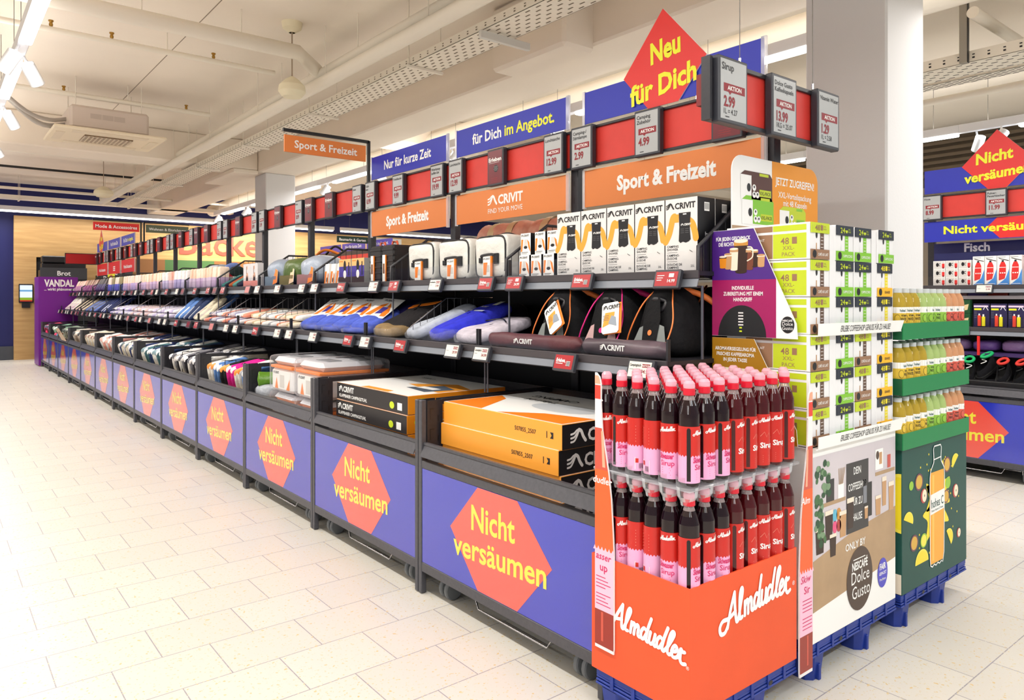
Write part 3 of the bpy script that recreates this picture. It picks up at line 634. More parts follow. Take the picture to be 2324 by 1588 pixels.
def price_tag(kind, title, price, loc, label, group, rz=AIS):
    key = (kind, title, price)
    if key not in TAGM: TAGM[key] = tag_mesh(kind, title, price)
    t = thing('price_tag', label, 'price tag', loc, rz, group); t.rotation_euler = (-.3 if rz == AIS else -.3, 0, rz)
    t.rotation_mode = 'XYZ'; t.rotation_euler = (-.28, 0, rz)
    for n_, me in zip(('frame', 'screen'), TAGM[key]):
        o = bpy.data.objects.new(n_, me); COL.objects.link(o); o.parent = t
KN = {'w': 'white', 'e': 'red lettered', 'r': 'red', 'p': 'pale red', 'd': 'dark red'}
UP = {0: [('r', '', '24.99', .12), ('e', '', '', .625), ('r', '', '14.99', 1.13)], 1: [('r', '', '8.99', .12), ('w', 'Lunchtasche', '7.99', .62), ('e', '', '', 1.13)], 2: [('w', '', '9.99', .12), ('e', '', '', .6), ('w', '', '5.99', 1.1)],
      3: [('w', '', '9.99', .1), ('w', '', '6.99', .6), ('w', '', '9.99', 1.13)], 4: [('d', '', '', .08), ('r', '', '9.99', .35), ('p', '', '', 1.1)]}
LO = {0: [('w', 'Campingtisch', '34.99', .1), ('e', '', '', .72), ('w', 'Campingtisch', '34.99', 1.16)], 1: [('w', '', '29.99', .1), ('e', '', '', .55), ('w', '', '29.99', 1.1)], 2: [('w', '', '8.99', .1), ('w', '', '9.99', .55), ('e', '', '', 1.12)],
      3: [('w', '', '9.99', .1), ('e', '', '', .62), ('w', '', '9.99', 1.12)], 4: [('r', '', '7.99', .12), ('p', '', '', .65), ('w', '', '9.99', 1.1)]}
for nm, tab, y, z in (('upper', UP, .497, 1.49), ('lower', LO, .297, 1.128)):
    k = 0
    for b in range(NB):
        row = tab.get(b) or [(rnd.choice('wdw'), '', '5.99', .1), (rnd.choice('edp'), '', '', .6), (rnd.choice('wrd'), '', '9.99', 1.1)]
        for kd, tt, pr, x in reversed(row):
            k += 1; price_tag(kd, tt, pr, bay_loc(b, y, z, x), '%s price tag, %s from the near end on the %s shelf edge' % (KN[kd], NUM(k), nm), 'price tags on the %s shelf edge' % nm)
# ------------------------------------------------------------------ bins on castors
def bin_parts():
    P = []; W = L - .006
    for x0 in (0, W - .028):
        m = MB(); m.box(x0, x0 + .028, 0, .03, .004, .948, STEEL, .003); P.append(('post', m))
    for x0 in (.0285, W - .0345):
        m = MB(); m.box(x0, x0 + .006, .03, .12, .63, .945, STEELD)
        for z in (.9, .8, .7):
            m.box(x0 + .0062, x0 + .0072, .045, .05, z - .05, z, BLACK); m.box(x0 + .0062, x0 + .0072, .045, .068, z, z + .006, BLACK); m.box(x0 + .0062, x0 + .0072, .09, .096, z - .06, z - .03, BLACK)
        P.append(('slotted_plate', m))
    m = MB(); m.box(.028, W - .028, .002, .03, .618, .655, STEEL, .002); P.append(('frame_rail', m)); m = MB(); m.box(.028, W - .028, .002, .03, .112, .158, STEEL, .002); m.box(.028, W - .028, .005, .02, .1575, .1605, BLACK); P.append(('frame_rail', m))
    m = MB(); m.slab(Fr((0, -.01, .676), (1, 0, 0), (0, .03, .062)), [(.03, 0), (W - .03, 0), (W - .03, 1), (.03, 1)], .004, STEEL)
    m.box(.03, W - .03, .012, .03, .73, .742, STEEL); P.append(('front_bar', m))
    m = MB(); m.box(.034, W - .034, .02, .0225, .656, .735, GLASS); P.append(('clear_front_strip', m))
    m = MB(); c = W / 2; F = front(.0035); m.box(.03, W - .03, .004, .01, .16, .617, PBLUE)
    m.poly(F, [(c - .138, .1615), (c + .138, .1615), (c + .352, .395), (c + .138, .6155), (c - .138, .6155), (c - .352, .395)], PRED, 0)
    m.text(F, 'Nicht', c - .03, .43, .155, PYEL, .0006, 'c', .02, .06, w=.31, rot=.05, res=3); m.text(F, 'versäumen', c, .295, .14, PYEL, .0006, 'c', .02, .06, w=.645, rot=.05, res=3); P.append(('printed_panel', m))
    for x0 in (0.004, W - .024): m = MB(); m.box(x0, x0 + .02, .121, .86, .92, .945, STEELD); P.append(('side_rail', m)); m = MB(); m.box(x0 + .002, x0 + .018, .031, .86, .12, .16, STEELD); P.append(('side_rail', m))
    m = MB(); m.box(0, W, .861, .875, .12, .945, STEELD); P.append(('back_panel', m))
    m = MB(); m.box(.026, W - .026, .031, .86, .5, .515, STEELD); P.append(('load_floor', m)); m = MB(); m.box(.026, W - .026, .031, .84, .115, .125, STEELD); P.append(('bottom_sheet', m))
    for x in (.16, W - .16):
        for y in (.085, .72):
            m = MB(); wh = []
            for dx in (-.022, .022): q = MB(); wh.append(('wheel', q)); q.lathe([(0, x + dx - .012), (.044, x + dx - .012), (.05, x + dx - .008), (.05, x + dx + .008), (.044, x + dx + .012), (0, x + dx + .012)], RUBBER, y, .052, 16, 'x'); q.lathe([(.02, x + dx - .0125), (.036, x + dx - .0127)], mat('hub', (176, 178, 178), .4), y, .052, 14, 'x')
            m.box(x - .03, x + .03, y - .03, y + .02, .098, .113, CHROME); m.box(x - .006, x + .006, y - .02, y + .02, .05, .1, CHROME); m.box(x - .04, x - .036, y - .03, y + .01, .07, .113, CHROME); P.append(('castor', m, wh))
    m = MB(); m.tube([(.24, .05, .112), (.42, .04, .1), (.46, .03, .062), (.92, .03, .062), (.94, .04, .1), (.9, .05, .1), (1.05, .04, .1)], .004, CHROME, 6); P.append(('brake_wire', m))
    return P
BP = meshes(bin_parts())
BINT = ['holding orange camping table boxes', 'holding black camping chair boxes', 'holding clear cases in film', 'holding printed clothing packs', 'holding dark folded clothes', 'holding blue and white shirt packs', 'holding pale shirt packs', 'holding pink white packs', 'holding cream packs', 'holding grey packs', 'with a torn brown flap', 'with small pink packs', 'beside the purple end panel']
for b in range(NB):
    t = thing('promotion_bin', 'wheeled blue and red promotion bin, %s in the row, %s' % (BAYN[b], BINT[b]), 'bin', bay_loc(b, 0, 0, L - .003), AIS, 'promotion bins'); t.location.y = Y0 + (b + 1) * L - .003
    inst(BP, t)
# purple end panel
t = thing('purple_display', 'tall purple end display with white word at the far end', 'display', (1.855, 18.28, 0)); PUR = mat('purple_print', (112, 22, 140), .35)
m = MB(); m.box(0, .72, 0, .75, .02, 1.9, PUR); F = front(0); m.text(F, 'VANDAL', .1, 1.7, .2, WHITE, .002, 'l', .04, w=.55); m.text(F, '... wirkt phänomenal', .1, 1.61, .085, WHITE, .002, 'l', .02, w=.56); part(m, 'panel', t)
m = MB(); m.box(.02, .7, .02, .7, 0, .02, OAK); part(m, 'base', t)
# ================================================================== goods on the shelves and in the bins
def sgn(x, e): return math.copysign(abs(x) ** e, x)
def soft(w_, d, h, seed, m, e=.4, amp=.01, nu=22, nv=12, mfn=None, e2=None, taper=0.0, mb=None, fr=14):
    """a stuffed fabric shape standing on z=0"""
    r = random.Random(seed); ph = [(r.uniform(.6, 1.4) * fr, r.uniform(.6, 1.4) * fr, r.uniform(.6, 1.4) * fr, r.uniform(0, 6.3)) for _ in range(5)]
    mb = mb or MB(); e2 = e2 or e
    def fn(u, v):
        a = u * 2 * PI; b = (v - .5) * PI * .998
        x = w_ / 2 * sgn(math.cos(b), e2) * sgn(math.cos(a), e); y = d / 2 * sgn(math.cos(b), e2) * sgn(math.sin(a), e); z = h / 2 + h / 2 * sgn(math.sin(b), e2)
        k = 1 - taper * z / h; x *= k; y *= k
        n_ = sum(math.sin(p[0] * x + p[1] * y + p[2] * z + p[3]) for p in ph) / 5
        return (x * (1 + n_ * amp / max(w_, .05)), y + n_ * amp, max(0, z + n_ * amp * (z / h)))
    mb.grid(fn, nu, nv, m, True, mfn); return mb
def fab(name, rgb, sc_=18): return mat('cloth_' + name, rgb, .85, spec=.2, noise=(sc_, .18), bump=(45, .25))
def card(name, rgb): return mat('card_' + name, rgb, .4)
C_OR = card('orange', (244, 132, 32)); C_OR2 = card('amber', (246, 164, 58)); C_GR = card('grey', (214, 212, 208)); C_PUR = card('purple', (70, 56, 150))
TXT = mat('small_print', (90, 90, 92), .5)
# ---- upper shelf, nearest bay: camping showers and lamp boxes
m = MB(); W_, D_, H_ = .168, .12, .312; m.box(-W_ / 2, W_ / 2, 0, D_, 0, H_, BLACK, .0015); F = front(-.0004); m.rect(F, -W_ / 2, W_ / 2, 0, H_, card('light', (226, 224, 222)), 0)
m.stroke(F, [(-.083, .13), (-.062, .165), (-.045, .225), (-.035, .236)], .03, C_OR2, .0005, 5); m.rect(F, -.05, -.012, .21, .245, C_OR2, .0005); m.stroke(F, [(.02, .225), (.055, .205), (.07, .17), (.076, .14)], .03, C_OR2, .0005, 5)
m.poly(F, [(-.012, .13), (-.003, .122), (.01, .127), (.025, .122), (.04, .127), (.05, .135), (.046, .18), (.05, .25), (-.012, .25), (-.009, .19)], BLACK, .0008); m.rect(F, .01, .028, .241, .246, WHITE, .001); crivit(m, F, .0, .195, .009, WHITE, .0012)
for k in range(3): m.rect(F, -.002, .016, .18 - k * .008, .182 - k * .008, TXT, .0012); m.rect(F, .022, .04, .18 - k * .008, .182 - k * .008, TXT, .0012)
crivit(m, F, -.078, .268, .026, BLACK)
for s_, z in (('CAMPING', .104), ('SHOWER', .091), ('CAMPING-', .066), ('DUSCHE', .053), ('DOUCHE DE', .027), ('CAMPING', .014)): m.text(F, s_, -.074, z, .014, BLACK, .001, 'l', .008)
m.text(F, '25L', .05, .02, .013, TXT, .001, 'l', .004); m.stroke(F, [(.045, .09), (.06, .082)], .002, BLACK); m.rect(F, -.074, -.02, .082, .0835, TXT); m.rect(F, -.074, -.02, .044, .0455, TXT)
S = rside(W_ / 2 + .0004); m.rect(S, .045, .08, .255, .292, WHITE, .0003)
for k in range(7): m.rect(S, .048 + k * .0045, .05 + k * .0045, .262, .288, BLACK, .0006)
crivit(m, Fr((W_ / 2 + .0004, 0, 0), (0, 0, 1), (0, -1, 0)), .05, -.07, .02, card('faint', (190, 190, 196)), .0005)
for k in range(4): m.rect(S, .085 + k * .007, .087 + k * .007, .05, .15, TXT, .0005)
SHM = m.mesh('carton')
def put(me, name, label, cat, loc, rot=(0, 0, AIS), group=None):
    o = bpy.data.objects.new(name, me); COL.objects.link(o); o.location = (loc[0], loc[1], loc[2] + .0008); o.rotation_euler = rot; return tag(o, label, cat, group)
for k in range(5): put(SHM, 'camping_shower_box', 'black sided camping shower carton in the front row, %s from the near end' % ORD[4 - k], 'box', bay_loc(0, .605, 1.56, .437 + k * .1735), group='camping shower cartons')
for k in range(2): put(SHM, 'camping_shower_box', 'camping shower carton at the near end, %s row from the front' % ORD[k + 1], 'box', bay_loc(0, .728 + k * .1225, 1.56, 1.131), group='camping shower cartons')
m = MB(); w2, h2 = .082, .118; m.box(-w2 / 2, w2 / 2, 0, .075, 0, h2, BLACK, .001); F = front(-.0004); m.rect(F, -w2 / 2, w2 / 2, 0, h2, WHITE, 0)
m.poly(F, [(-.04, .02), (-.028, .02), (-.02, .085), (-.036, .085)], C_OR, .0005); m.poly(F, [(.012, .085), (.03, .07), (.04, .03), (.04, .015), (.024, .04)], C_OR, .0005); crivit(m, F, -.036, .1, .011, TXT)
m.poly(F, [(-.014, .045), (.014, .045), (.01, .085), (-.01, .085)], C_GR, .0006); m.ell(F, 0, .042, .015, .008, BLACK, .0008); m.rect(F, -.034, .02, .014, .017, TXT); m.rect(F, -.034, .01, .008, .01, TXT); LB = m.mesh('carton')
for r_ in range(2):
    for k in range(3): put(LB, 'lamp_box', 'small white lamp carton, %s row, %s from the near end' % (('lower', 'upper')[r_], ORD[2 - k]), 'box', bay_loc(0, .61 + .01 * r_, 1.56 + r_ * .1185, .085 + k * .098 + (.02 if k and r_ else 0)), group='white lamp cartons')
# side guard of the nearest bay
m = MB(); m.slab(rside(L - .02), [(.58, 1.56), (1.04, 1.56), (1.04, 1.87), (.86, 1.87), (.58, 1.67)], .006, mat('guard_black', (26, 26, 32), .35)); tag(m.build('side_guard', loc=bay_loc(0), rz=AIS), 'black slanted side guard at the near end of the upper shelf', 'guard')
# ---- cooler bags
CLW = mat('cooler_white', (222, 222, 216), .35, bump=(11, .8))
def cooler(seed):
    t = thing('cooler_bag', 'cooler bag', 'bag', (0, 0, 0), AIS, 'white cooler bags'); part(soft(.32, .2, .245, seed, CLW, .18, .008, 32, 16, e2=.2), 'body', t)
    for yy in (-.092, -.03, .06):
        m = MB(); P = [(.148 * sgn(math.cos(a), .35), yy, .123 + .116 * sgn(math.sin(a), .35)) for a in [k * 2 * PI / 32 for k in range(33)]]; m.tube(P, .0065, BLACK, 6, cap=False); part(m, 'piping', t)
    m = MB(); m.tube([(-.06, -.104, .12), (-.05, -.12, .13), (.05, -.12, .135), (.07, -.104, .125)], .0075, mat('handle_grip', (44, 44, 46), .5), 8, 4); m.box(.06, .1, -.115, -.1, .08, .14, BLACK, .003); m.box(-.095, -.06, -.112, -.1, .09, .12, BLACK, .003); part(m, 'handle', t)
    m = MB(); m.box(-.035, .052, -.12, -.112, .0, .125, C_OR); F = front(-.1205); m.rect(F, -.035, .038, 0, .125, WHITE, 0); crivit(m, F, -.03, .105, .011, TXT, .0005); m.poly(F, [(-.03, .02), (.0, .02), (.012, .09), (-.03, .09)], C_OR, .0005); m.rect(F, .0, .03, .035, .075, C_GR, .0005); part(m, 'hang_tag', t)
    m = MB(); m.tube([(-.12, .0, .235), (0, .02, .262), (.12, .0, .24)], .008, BLACK, 6, 4); part(m, 'strap', t)
    return t
cb = cooler(3); locs = [(.29, .71, 1.561), (.655, .715, 1.561), (1.04, .71, 1.561)]
for k, (x, y, z) in enumerate(locs):
    lb = 'white cooler bag with black piping, %s of three on the upper shelf' % ('farthest', 'middle', 'nearest')[k]
    if k == 0: cb.location = bay_loc(1, y, z, x); cb['label'] = lb
    else: dup(cb, lb, bay_loc(1, y, z, x), AIS + (.0, .04, -.05)[k])
# ---- shelf of the other side with peach bed rolls
m = MB(); m.box(0, 8.0, 1.13, 1.6, 1.54, 1.558, STEELD); m.box(0, 8.0, 1.13, 1.6, 1.14, 1.158, STEELD); tag(m.build('rear_shelf', loc=(XB, Y0 + 8.0, 0), rz=AIS), 'black shelf on the far side behind the header posts', 'shelf')
PEACH = fab('peach', (255, 200, 180)); PALE = mat('pale_band', (240, 232, 186), .5)
def roll(r, l, seed, m_, band=None, name='bed_roll', label='', loc=(0, 0, 0), rz=AIS, group=None, logo=None):
    t = thing(name, label, 'roll', loc, rz, group); rr = random.Random(seed); mb = MB(); ph = [rr.uniform(0, 6) for _ in range(4)]
    def fn(u, v):
        a = u * 2 * PI; x = (v - .5) * l; q = r * (1 + .05 * math.sin(3 * a + ph[0] + x * 14) + .05 * math.sin(x * 30 + ph[1]))
        if v < .02 or v > .98: q *= .75
        if v < .001 or v > .999: q = .004
        return (x, q * math.cos(a), r + q * math.sin(a))
    mb.grid(fn, 20, 30, m_); part(mb, 'roll_body', t)
    if band:
        for x in (-.18 * l, .2 * l):
            mb = MB(); mb.lathe([(r * 1.075, x - .035), (r * 1.085, x), (r * 1.075, x + .035)], band, 0, r, 20, 'x'); part(mb, 'band', t)
    if logo: mb = MB(); crivit(mb, Fr((0, -r * 1.08, r), (1, 0, 0), (0, 0, 1)), -.1, -.01, .024, WHITE, .002); part(mb, 'white_logo', t)
    return t
for i, (x, y, z) in enumerate([(-.26, 1.29, 1.562), (.3, 1.29, 1.562), (.86, 1.29, 1.562), (.0, 1.31, 1.776), (.56, 1.31, 1.776)]):
    roll(.1, .54, i, PEACH, PALE, label='peach bed roll with pale bands, %s, %s of its row' % ('lower layer' if i < 3 else 'upper layer', ('farthest', 'second', 'third')[i % 3]), loc=bay_loc(1, y, z, x + .35), group='peach bed rolls')
for i in range(9):
    m = MB(); g = i % 2 == 0; m.box(0, .28, 0, .3, 0, .085, card('leaf_green', (120, 150, 74)) if g else card('tan_box', (190, 176, 140)), .002); m.rect(front(0), .03, .2, .02, .06, card('tan_box2', (206, 196, 168)) if g else card('leaf2', (130, 150, 90)), .001)
    tag(m.build('flat_carton', loc=bay_loc(2 + i // 3, 1.2, 1.559, .1 + .36 * (i % 3)), rz=AIS), '%s flat carton on the rear shelf, %s from the near end' % ('green' if g else 'tan', ORD[i]), 'box', 'flat cartons on the rear shelf')
# ---- upper shelf, third bay
def tool_case(i):
    t = thing('tool_case', 'black ribbed tool case on the upper shelf, %s of two' % ('farther', 'nearer')[i], 'case', bay_loc(2, .62, 1.561, .93 + i * .172), AIS, 'black tool cases'); m = MB(); m.box(-.08, .08, 0, .16, 0, .26, mat('case_black', (30, 28, 30), .5), .012)
    for k in range(6): m.box(-.082, .082, -.004, .03, .02 + k * .04, .035 + k * .04, MATS['case_black'], .003)
    part(m, 'shell', t); m = MB(); m.tube([(-.04, .06, .26), (-.03, .06, .285), (.03, .06, .285), (.04, .06, .26)], .008, mat('case_handle', (210, 90, 50), .5), 6); part(m, 'handle', t, 'orange handle')
    m = MB(); m.box(-.05, -.005, -.012, -.004, 0, .19, C_OR); m.rect(front(-.0122), -.05, -.012, .0, .19, WHITE, 0); m.rect(front(-.0122), -.044, -.018, .06, .13, mat('case_photo', (110, 70, 40), .5), .0005); part(m, 'card_sleeve', t)
for i in range(2): tool_case(i)
for i in range(2):
    m = MB(); m.box(-.1, .1, 0, .1, 0, .185, card('grey_side', (170, 172, 170)), .002); F = front(-.0005); m.rect(F, -.1, .1, 0, .185, C_PUR, 0); m.rect(F, -.1, .1, .13, .185, card('sunset', (238, 186, 120)), .0003); m.poly(F, [(-.1, .08), (-.05, .13), (0, .1), (.06, .14), (.1, .1), (.1, .05), (-.1, .05)], C_PUR, .0005); m.rect(F, -.1, .1, 0, .05, card('dusk', (60, 40, 40)), .0006)
    m.ell(F, .0, .13, .022, .045, BLACK, .0009); m.ell(F, 0, .07, .025, .03, WHITE, .001); m.rect(F, -.09, -.03, .165, .172, C_OR, .0008); m.rect(F, .06, .075, .06, .16, BLACK, .0009); tag(m.build('lantern_box', loc=bay_loc(2, .61, 1.561, .46 + i * .215), rz=AIS), 'lantern carton with purple sunset picture, %s of two' % ('farther', 'nearer')[i], 'box', 'lantern cartons')
for i in range(4):
    m = MB(); m.box(-.038, .038, 0, .03, 0, .16, WHITE, .002); F = front(-.0005); m.poly(F, [(-.036, .0), (-.01, .0), (.0, .1), (-.036, .1)], C_OR, 0); m.poly(F, [(.01, 0), (.036, 0), (.036, .07), (.02, .09)], C_OR, 0); m.ell(F, .012, .03, .01, .02, BLACK, .0004); o = tag(m.build('accessory_pack', loc=bay_loc(2, .62 + .01 * i, 1.56, .1 + i * .085)), 'slim white and orange pack beside the lantern cartons, %s from the far end' % ORD[i], 'pack', 'slim white and orange packs'); o.rotation_euler = (-.1, .05 * (i - 1), AIS); rest(o, 1.56)
# ---- fourth bay: stuffed bags
for i, (nm, rgb, x, w_) in enumerate((('grey blue', (150, 164, 184), .2, .36), ('olive green', (86, 108, 52), .58, .4), ('silver grey', (166, 178, 196), .98, .4))):
    t = thing('sleeping_bag', '%s stuffed sleeping bag on the upper shelf with orange card' % nm, 'bag', bay_loc(3, .77, 1.561, x), AIS); mm = mat('nylon_' + nm.replace(' ', '_'), rgb, .3, spec=.5, bump=(20, .5)); part(soft(w_, .34, .25, 20 + i, mm, .7, .02, 28, 14), 'bag_body', t)
    m = MB(); m.slab(Fr((.06, -.175, 0), (1, 0, .0), (0, .12, 1)), [(0, .01), (.1, .03), (.09, .14), (.02, .16)], .003, C_OR if i != 1 else card('cream_orange', (246, 214, 176)), WHITE); part(m, 'card', t)
    m = MB(); m.box(-w_ / 2 + .03, w_ / 2 - .06, -.168, -.16, .0, .09, clear('printed_film_%d' % i, ((150, 170, 190), (150, 140, 90), (200, 150, 150))[i], .5)); part(m, 'clear_bag_front', t)
# ---- fifth bay: bra boxes, trunks, backpack on top
SKIN = mat('print_skin', (226, 176, 150), .5)
for i in range(2):
    m = MB(); m.box(-.1, .1, 0, .06, 0, .23, card('pale_grey', (224, 222, 224)), .002); F = front(-.0005); m.poly(F, [(-.035, .0), (.05, .0), (.045, .1), (.03, .14), (0, .14), (-.03, .1)], SKIN, 0); m.ell(F, .01, .19, .014, .02, SKIN, 0); m.poly(F, [(-.02, .06), (.04, .06), (.03, .12), (.012, .09), (-.005, .12)], BLACK, .0004); m.rect(F, -.1, .1, 0, .06, card('blush', (236, 150, 140)), .0003); m.stroke(F, [(-.002, .2), (-.004, .16), (.0, .13)], .01, mat('print_brown', (120, 70, 44), .5), .0005)
    tag(m.build('underwear_box', loc=bay_loc(4, .62, 1.561, .76 + i * .205), rz=AIS), 'pale underwear carton with a model photo, %s of two' % ('farther', 'nearer')[i], 'box', 'pale underwear cartons')
for i in range(5):
    mm = fab(('teal', 'black', 'rust', 'teal2', 'dark')[i], ((60, 120, 116), (26, 26, 32), (176, 90, 40), (90, 150, 140), (40, 44, 60))[i]); o = soft(.12, .24, .05, 30 + i, mm, .5, .008).build('swim_trunks'); o.location = bay_loc(4, .7, 1.575, .11 + .122 * i); o.rotation_euler = (.5, 0, AIS); rest(o, 1.56); tag(o, '%s folded trunks leaning on the upper shelf beside the pale cartons' % ('teal', 'black', 'rust', 'light teal', 'dark blue')[i], 'trunks', 'folded trunks')
t = thing('black_backpack', 'black backpack with orange straps lying on the rear shelf top', 'backpack', bay_loc(4, 1.33, 1.69, .95), AIS); part(soft(.62, .3, .17, 41, fab('black', (24, 24, 28)), .6, .02, 26, 14), 'body', t)
m = MB(); m.tube([(.1, -.12, .12), (.2, -.14, .19), (.33, -.1, .24), (.34, .05, .2)], .014, C_OR, 6, 5); m.tube([(.24, -.06, .2), (.32, 0, .28), (.36, .08, .23)], .012, BLACK, 6, 5); part(m, 'strap', t)
m = MB(); m.box(-.1, .4, 1.15, 1.5, 1.645, 1.7, BLACK, .01); tag(m.build('black_carton', loc=bay_loc(4, 0, 0, .7), rz=AIS), 'plain black carton carrying the black backpack', 'box')
# ---- rows of upright packs on the farther upper shelves
def upright_pack(c1, c2, w_=.078, h=.235, seed=0):
    m = MB(); soft(w_, .11, h, seed, c1, .25, .004, 16, 8, mfn=lambda u, v: c2 if v < .48 else c1, e2=.25, mb=m); return m.mesh('pack')
up_cols = {5: [((240, 206, 182), (206, 186, 212)), ((250, 226, 206), (196, 170, 206))], 6: [((244, 240, 240), (196, 186, 222)), ((240, 190, 176), (206, 180, 206)), ((246, 244, 242), (170, 160, 206))], 7: [((246, 216, 192), (210, 186, 222)), ((250, 232, 210), (226, 190, 210))],
           8: [((246, 214, 196), (190, 170, 220)), ((244, 226, 216), (206, 170, 206))], 9: [((244, 222, 210), (96, 96, 200)), ((150, 136, 100), (76, 90, 160))], 10: [((90, 80, 78), (70, 60, 110)), ((60, 56, 60), (66, 56, 96))], 11: [((196, 160, 140), (150, 70, 130)), ((120, 84, 70), (110, 50, 110))], 12: [((240, 206, 190), (190, 130, 170)), ((214, 150, 130), (160, 90, 150))]}
cname = {5: ('beige', 'cream'), 6: ('white', 'rose', 'white'), 7: ('peach', 'cream'), 8: ('peach', 'ivory'), 9: ('ivory', 'khaki'), 10: ('grey', 'dark grey'), 11: ('tan', 'brown'), 12: ('blush', 'rose')}
for b, cols in up_cols.items():
    mes = [upright_pack(mat('pk_%d_%d' % (b, i), c[0], .5, noise=(30, .08)), mat('pk2_%d_%d' % (b, i), c[1], .45), seed=b * 7 + i) for i, c in enumerate(cols)]
    n_ = 12
    for k in range(n_):
        i = (k // 3) % len(mes) if b < 10 else k % len(mes)
        o = put(mes[i], 'garment_pack', '%s garment pack standing upright, %s from the near end, %s upper shelf' % (cname[b][i], NUM(n_ - k), BAYN[b]), 'pack', bay_loc(b, .64 + .012 * (k % 2), 1.56, .09 + k * .096), group='upright garment packs')
        o.rotation_euler = (rnd.uniform(-.12, .02) - (.35 if b > 9 else 0), rnd.uniform(-.06, .06), AIS + rnd.uniform(-.1, .1)); rest(o, 1.56)
for k in range(6):                                          # hats and rolled socks above the sixth bay
    c = [(206, 210, 226), (40, 46, 70), (150, 160, 170), (196, 30, 44), (110, 130, 190), (36, 50, 50)][k]
    o = soft(.13, .16, .12, 60 + k, fab('cap%d' % k, c), .8, .01, 18, 10).build('knit_roll'); o.location = bay_loc(5, .86, 1.69 if k % 2 else 1.73, .2 + k * .16); o.rotation_euler = (0, 0, AIS); tag(o, 'rolled %s garment behind the beige packs' % ('pale blue', 'navy', 'grey', 'red', 'blue', 'dark green')[k], 'garment', 'rolled garments on the upper shelf')
m = MB(); m.box(.1, 1.1, .78, .98, 1.56, 1.69, card('white_tray', (226, 222, 224)), .004); tag(m.build('stock_carton', loc=bay_loc(5), rz=AIS), 'white stock carton behind the beige upright packs', 'box')
# ---- lower shelf, nearest bay: child carrier backpacks
BK = fab('backpack_black', (24, 24, 26)); MESHG = mat('mesh_grey', (120, 126, 130), .7, noise=(200, .2))
def backpack(pipe_rgb, mesh_rgb, key):
    t = thing('backpack', 'backpack', 'backpack', (0, 0, 0), AIS, 'black backpacks'); PC = mat('piping_' + key, pipe_rgb, .5)
    m = MB(); soft(.32, .24, .3, 5, BK, .55, .012, 28, 18, taper=.42, mb=m, e2=.5); part(m, 'body', t)
    m = MB(); m.poly(Fr((0, -.146, 0), (1, 0, 0), (0, .2, 1)), [(-.1, .05), (.1, .05), (.075, .13), (.0, .15), (-.07, .12)], mat('mesh_' + key, mesh_rgb, .7), 0); m.poly(Fr((0, -.14, .0), (1, 0, 0), (0, .2, 1)), [(-.04, .03), (.04, .03), (.05, .16), (.03, .25), (-.03, .25), (-.05, .16)], BK, .008); m.ell(Fr((0, -.14, .0), (1, 0, 0), (0, .2, 1)), .0, .1, .012, .012, PC, .011); part(m, 'mesh_pocket', t)
    m = MB(); m.tube([(-.04, -.075, .235), (0, -.095, .245), (.04, -.075, .235), (.03, -.085, .2), (-.03, -.085, .2), (-.04, -.075, .235)], .011, mat('buckle', (40, 40, 44), .3), 6, 4); part(m, 'buckle', t)
    m = MB(); m.tube([(-.16, -.12, .02), (-.13, -.125, .1), (-.085, -.09, .22), (-.03, -.04, .295), (.04, -.04, .297), (.085, -.08, .23), (.12, -.12, .13), (.1, -.17, .02), (.02, -.18, .006)], .0035, PC, 5, 6); part(m, 'piping', t)
    m = MB(); m.tube([(.05, .0, .29), (.12, .06, .26), (.2, .1, .2)], .014, PC, 6, 5); part(m, 'strap', t)
    return t
def hangtag(t, loc, ry):
    m = MB(); m.box(-.052, .052, 0, .003, 0, .14, C_OR, .001); F = front(-.0004); m.slab(Fr((-.012, -.004, .004)), [(-.052, .01), (-.042, 0), (.042, 0), (.052, .01), (.052, .13), (.042, .14), (-.042, .14), (-.052, .13)], .002, WHITE); F = front(-.0046, -.012, .004)
    crivit(m, F, -.042, .11, .018, BLACK); m.poly(F, [(-.046, .03), (.02, .05), (.028, .095), (-.03, .095)], C_OR2, .0006); m.poly(F, [(-.01, .045), (.04, .03), (.035, .07), (.01, .08)], card('photo', (150, 160, 172)), .0009)
    for k in range(4): m.rect(F, -.044, -.006, .06 + k * .007, .062 + k * .007, TXT, .001)
    o = part(m, 'hang_tag', t, 'white and orange hang tag'); o.location = loc; o.rotation_euler = (-.2, ry, 0)
bo = backpack((244, 130, 60), (130, 136, 134), 'orange'); bp_ = backpack((226, 30, 130), (196, 160, 160), 'pink')
bo.location = bay_loc(0, .63, 1.201, .42); bo['label'] = 'black backpack with orange piping, farthest of the backpacks, tilted tag'
bp_.location = bay_loc(0, .63, 1.201, .76); bp_['label'] = 'black backpack with pink piping on the lower shelf'
b3 = dup(bo, 'black backpack with orange piping beside the pink piped one, nearest in front', bay_loc(0, .63, 1.201, 1.06), AIS - .1)
b4 = dup(bo, 'black backpack set back at the near end of the lower shelf', bay_loc(0, .88, 1.201, 1.1), AIS - .8)
hangtag(bo, (.1, -.17, .1), -.6); hangtag(bp_, (.1, -.16, .09), -.15); hangtag(b4, (-.02, -.21, .05), -.25)
MAR = mat('maroon_pad', (84, 4, 14), .5, bump=(14, .4)); NAVP = mat('navy_brown_pad', (86, 70, 78), .35, noise=(9, .5))
roll(.036, .68, 70, MAR, None, 'rolled_pad', 'maroon rolled pad with white logo behind the clear strip', bay_loc(0, .42, 1.2015, .38), logo=True)
roll(.036, .46, 71, NAVP, None, 'rolled_pad', 'brown and blue rolled pad with white logo behind the clear strip', bay_loc(0, .42, 1.2015, .975), logo=True)
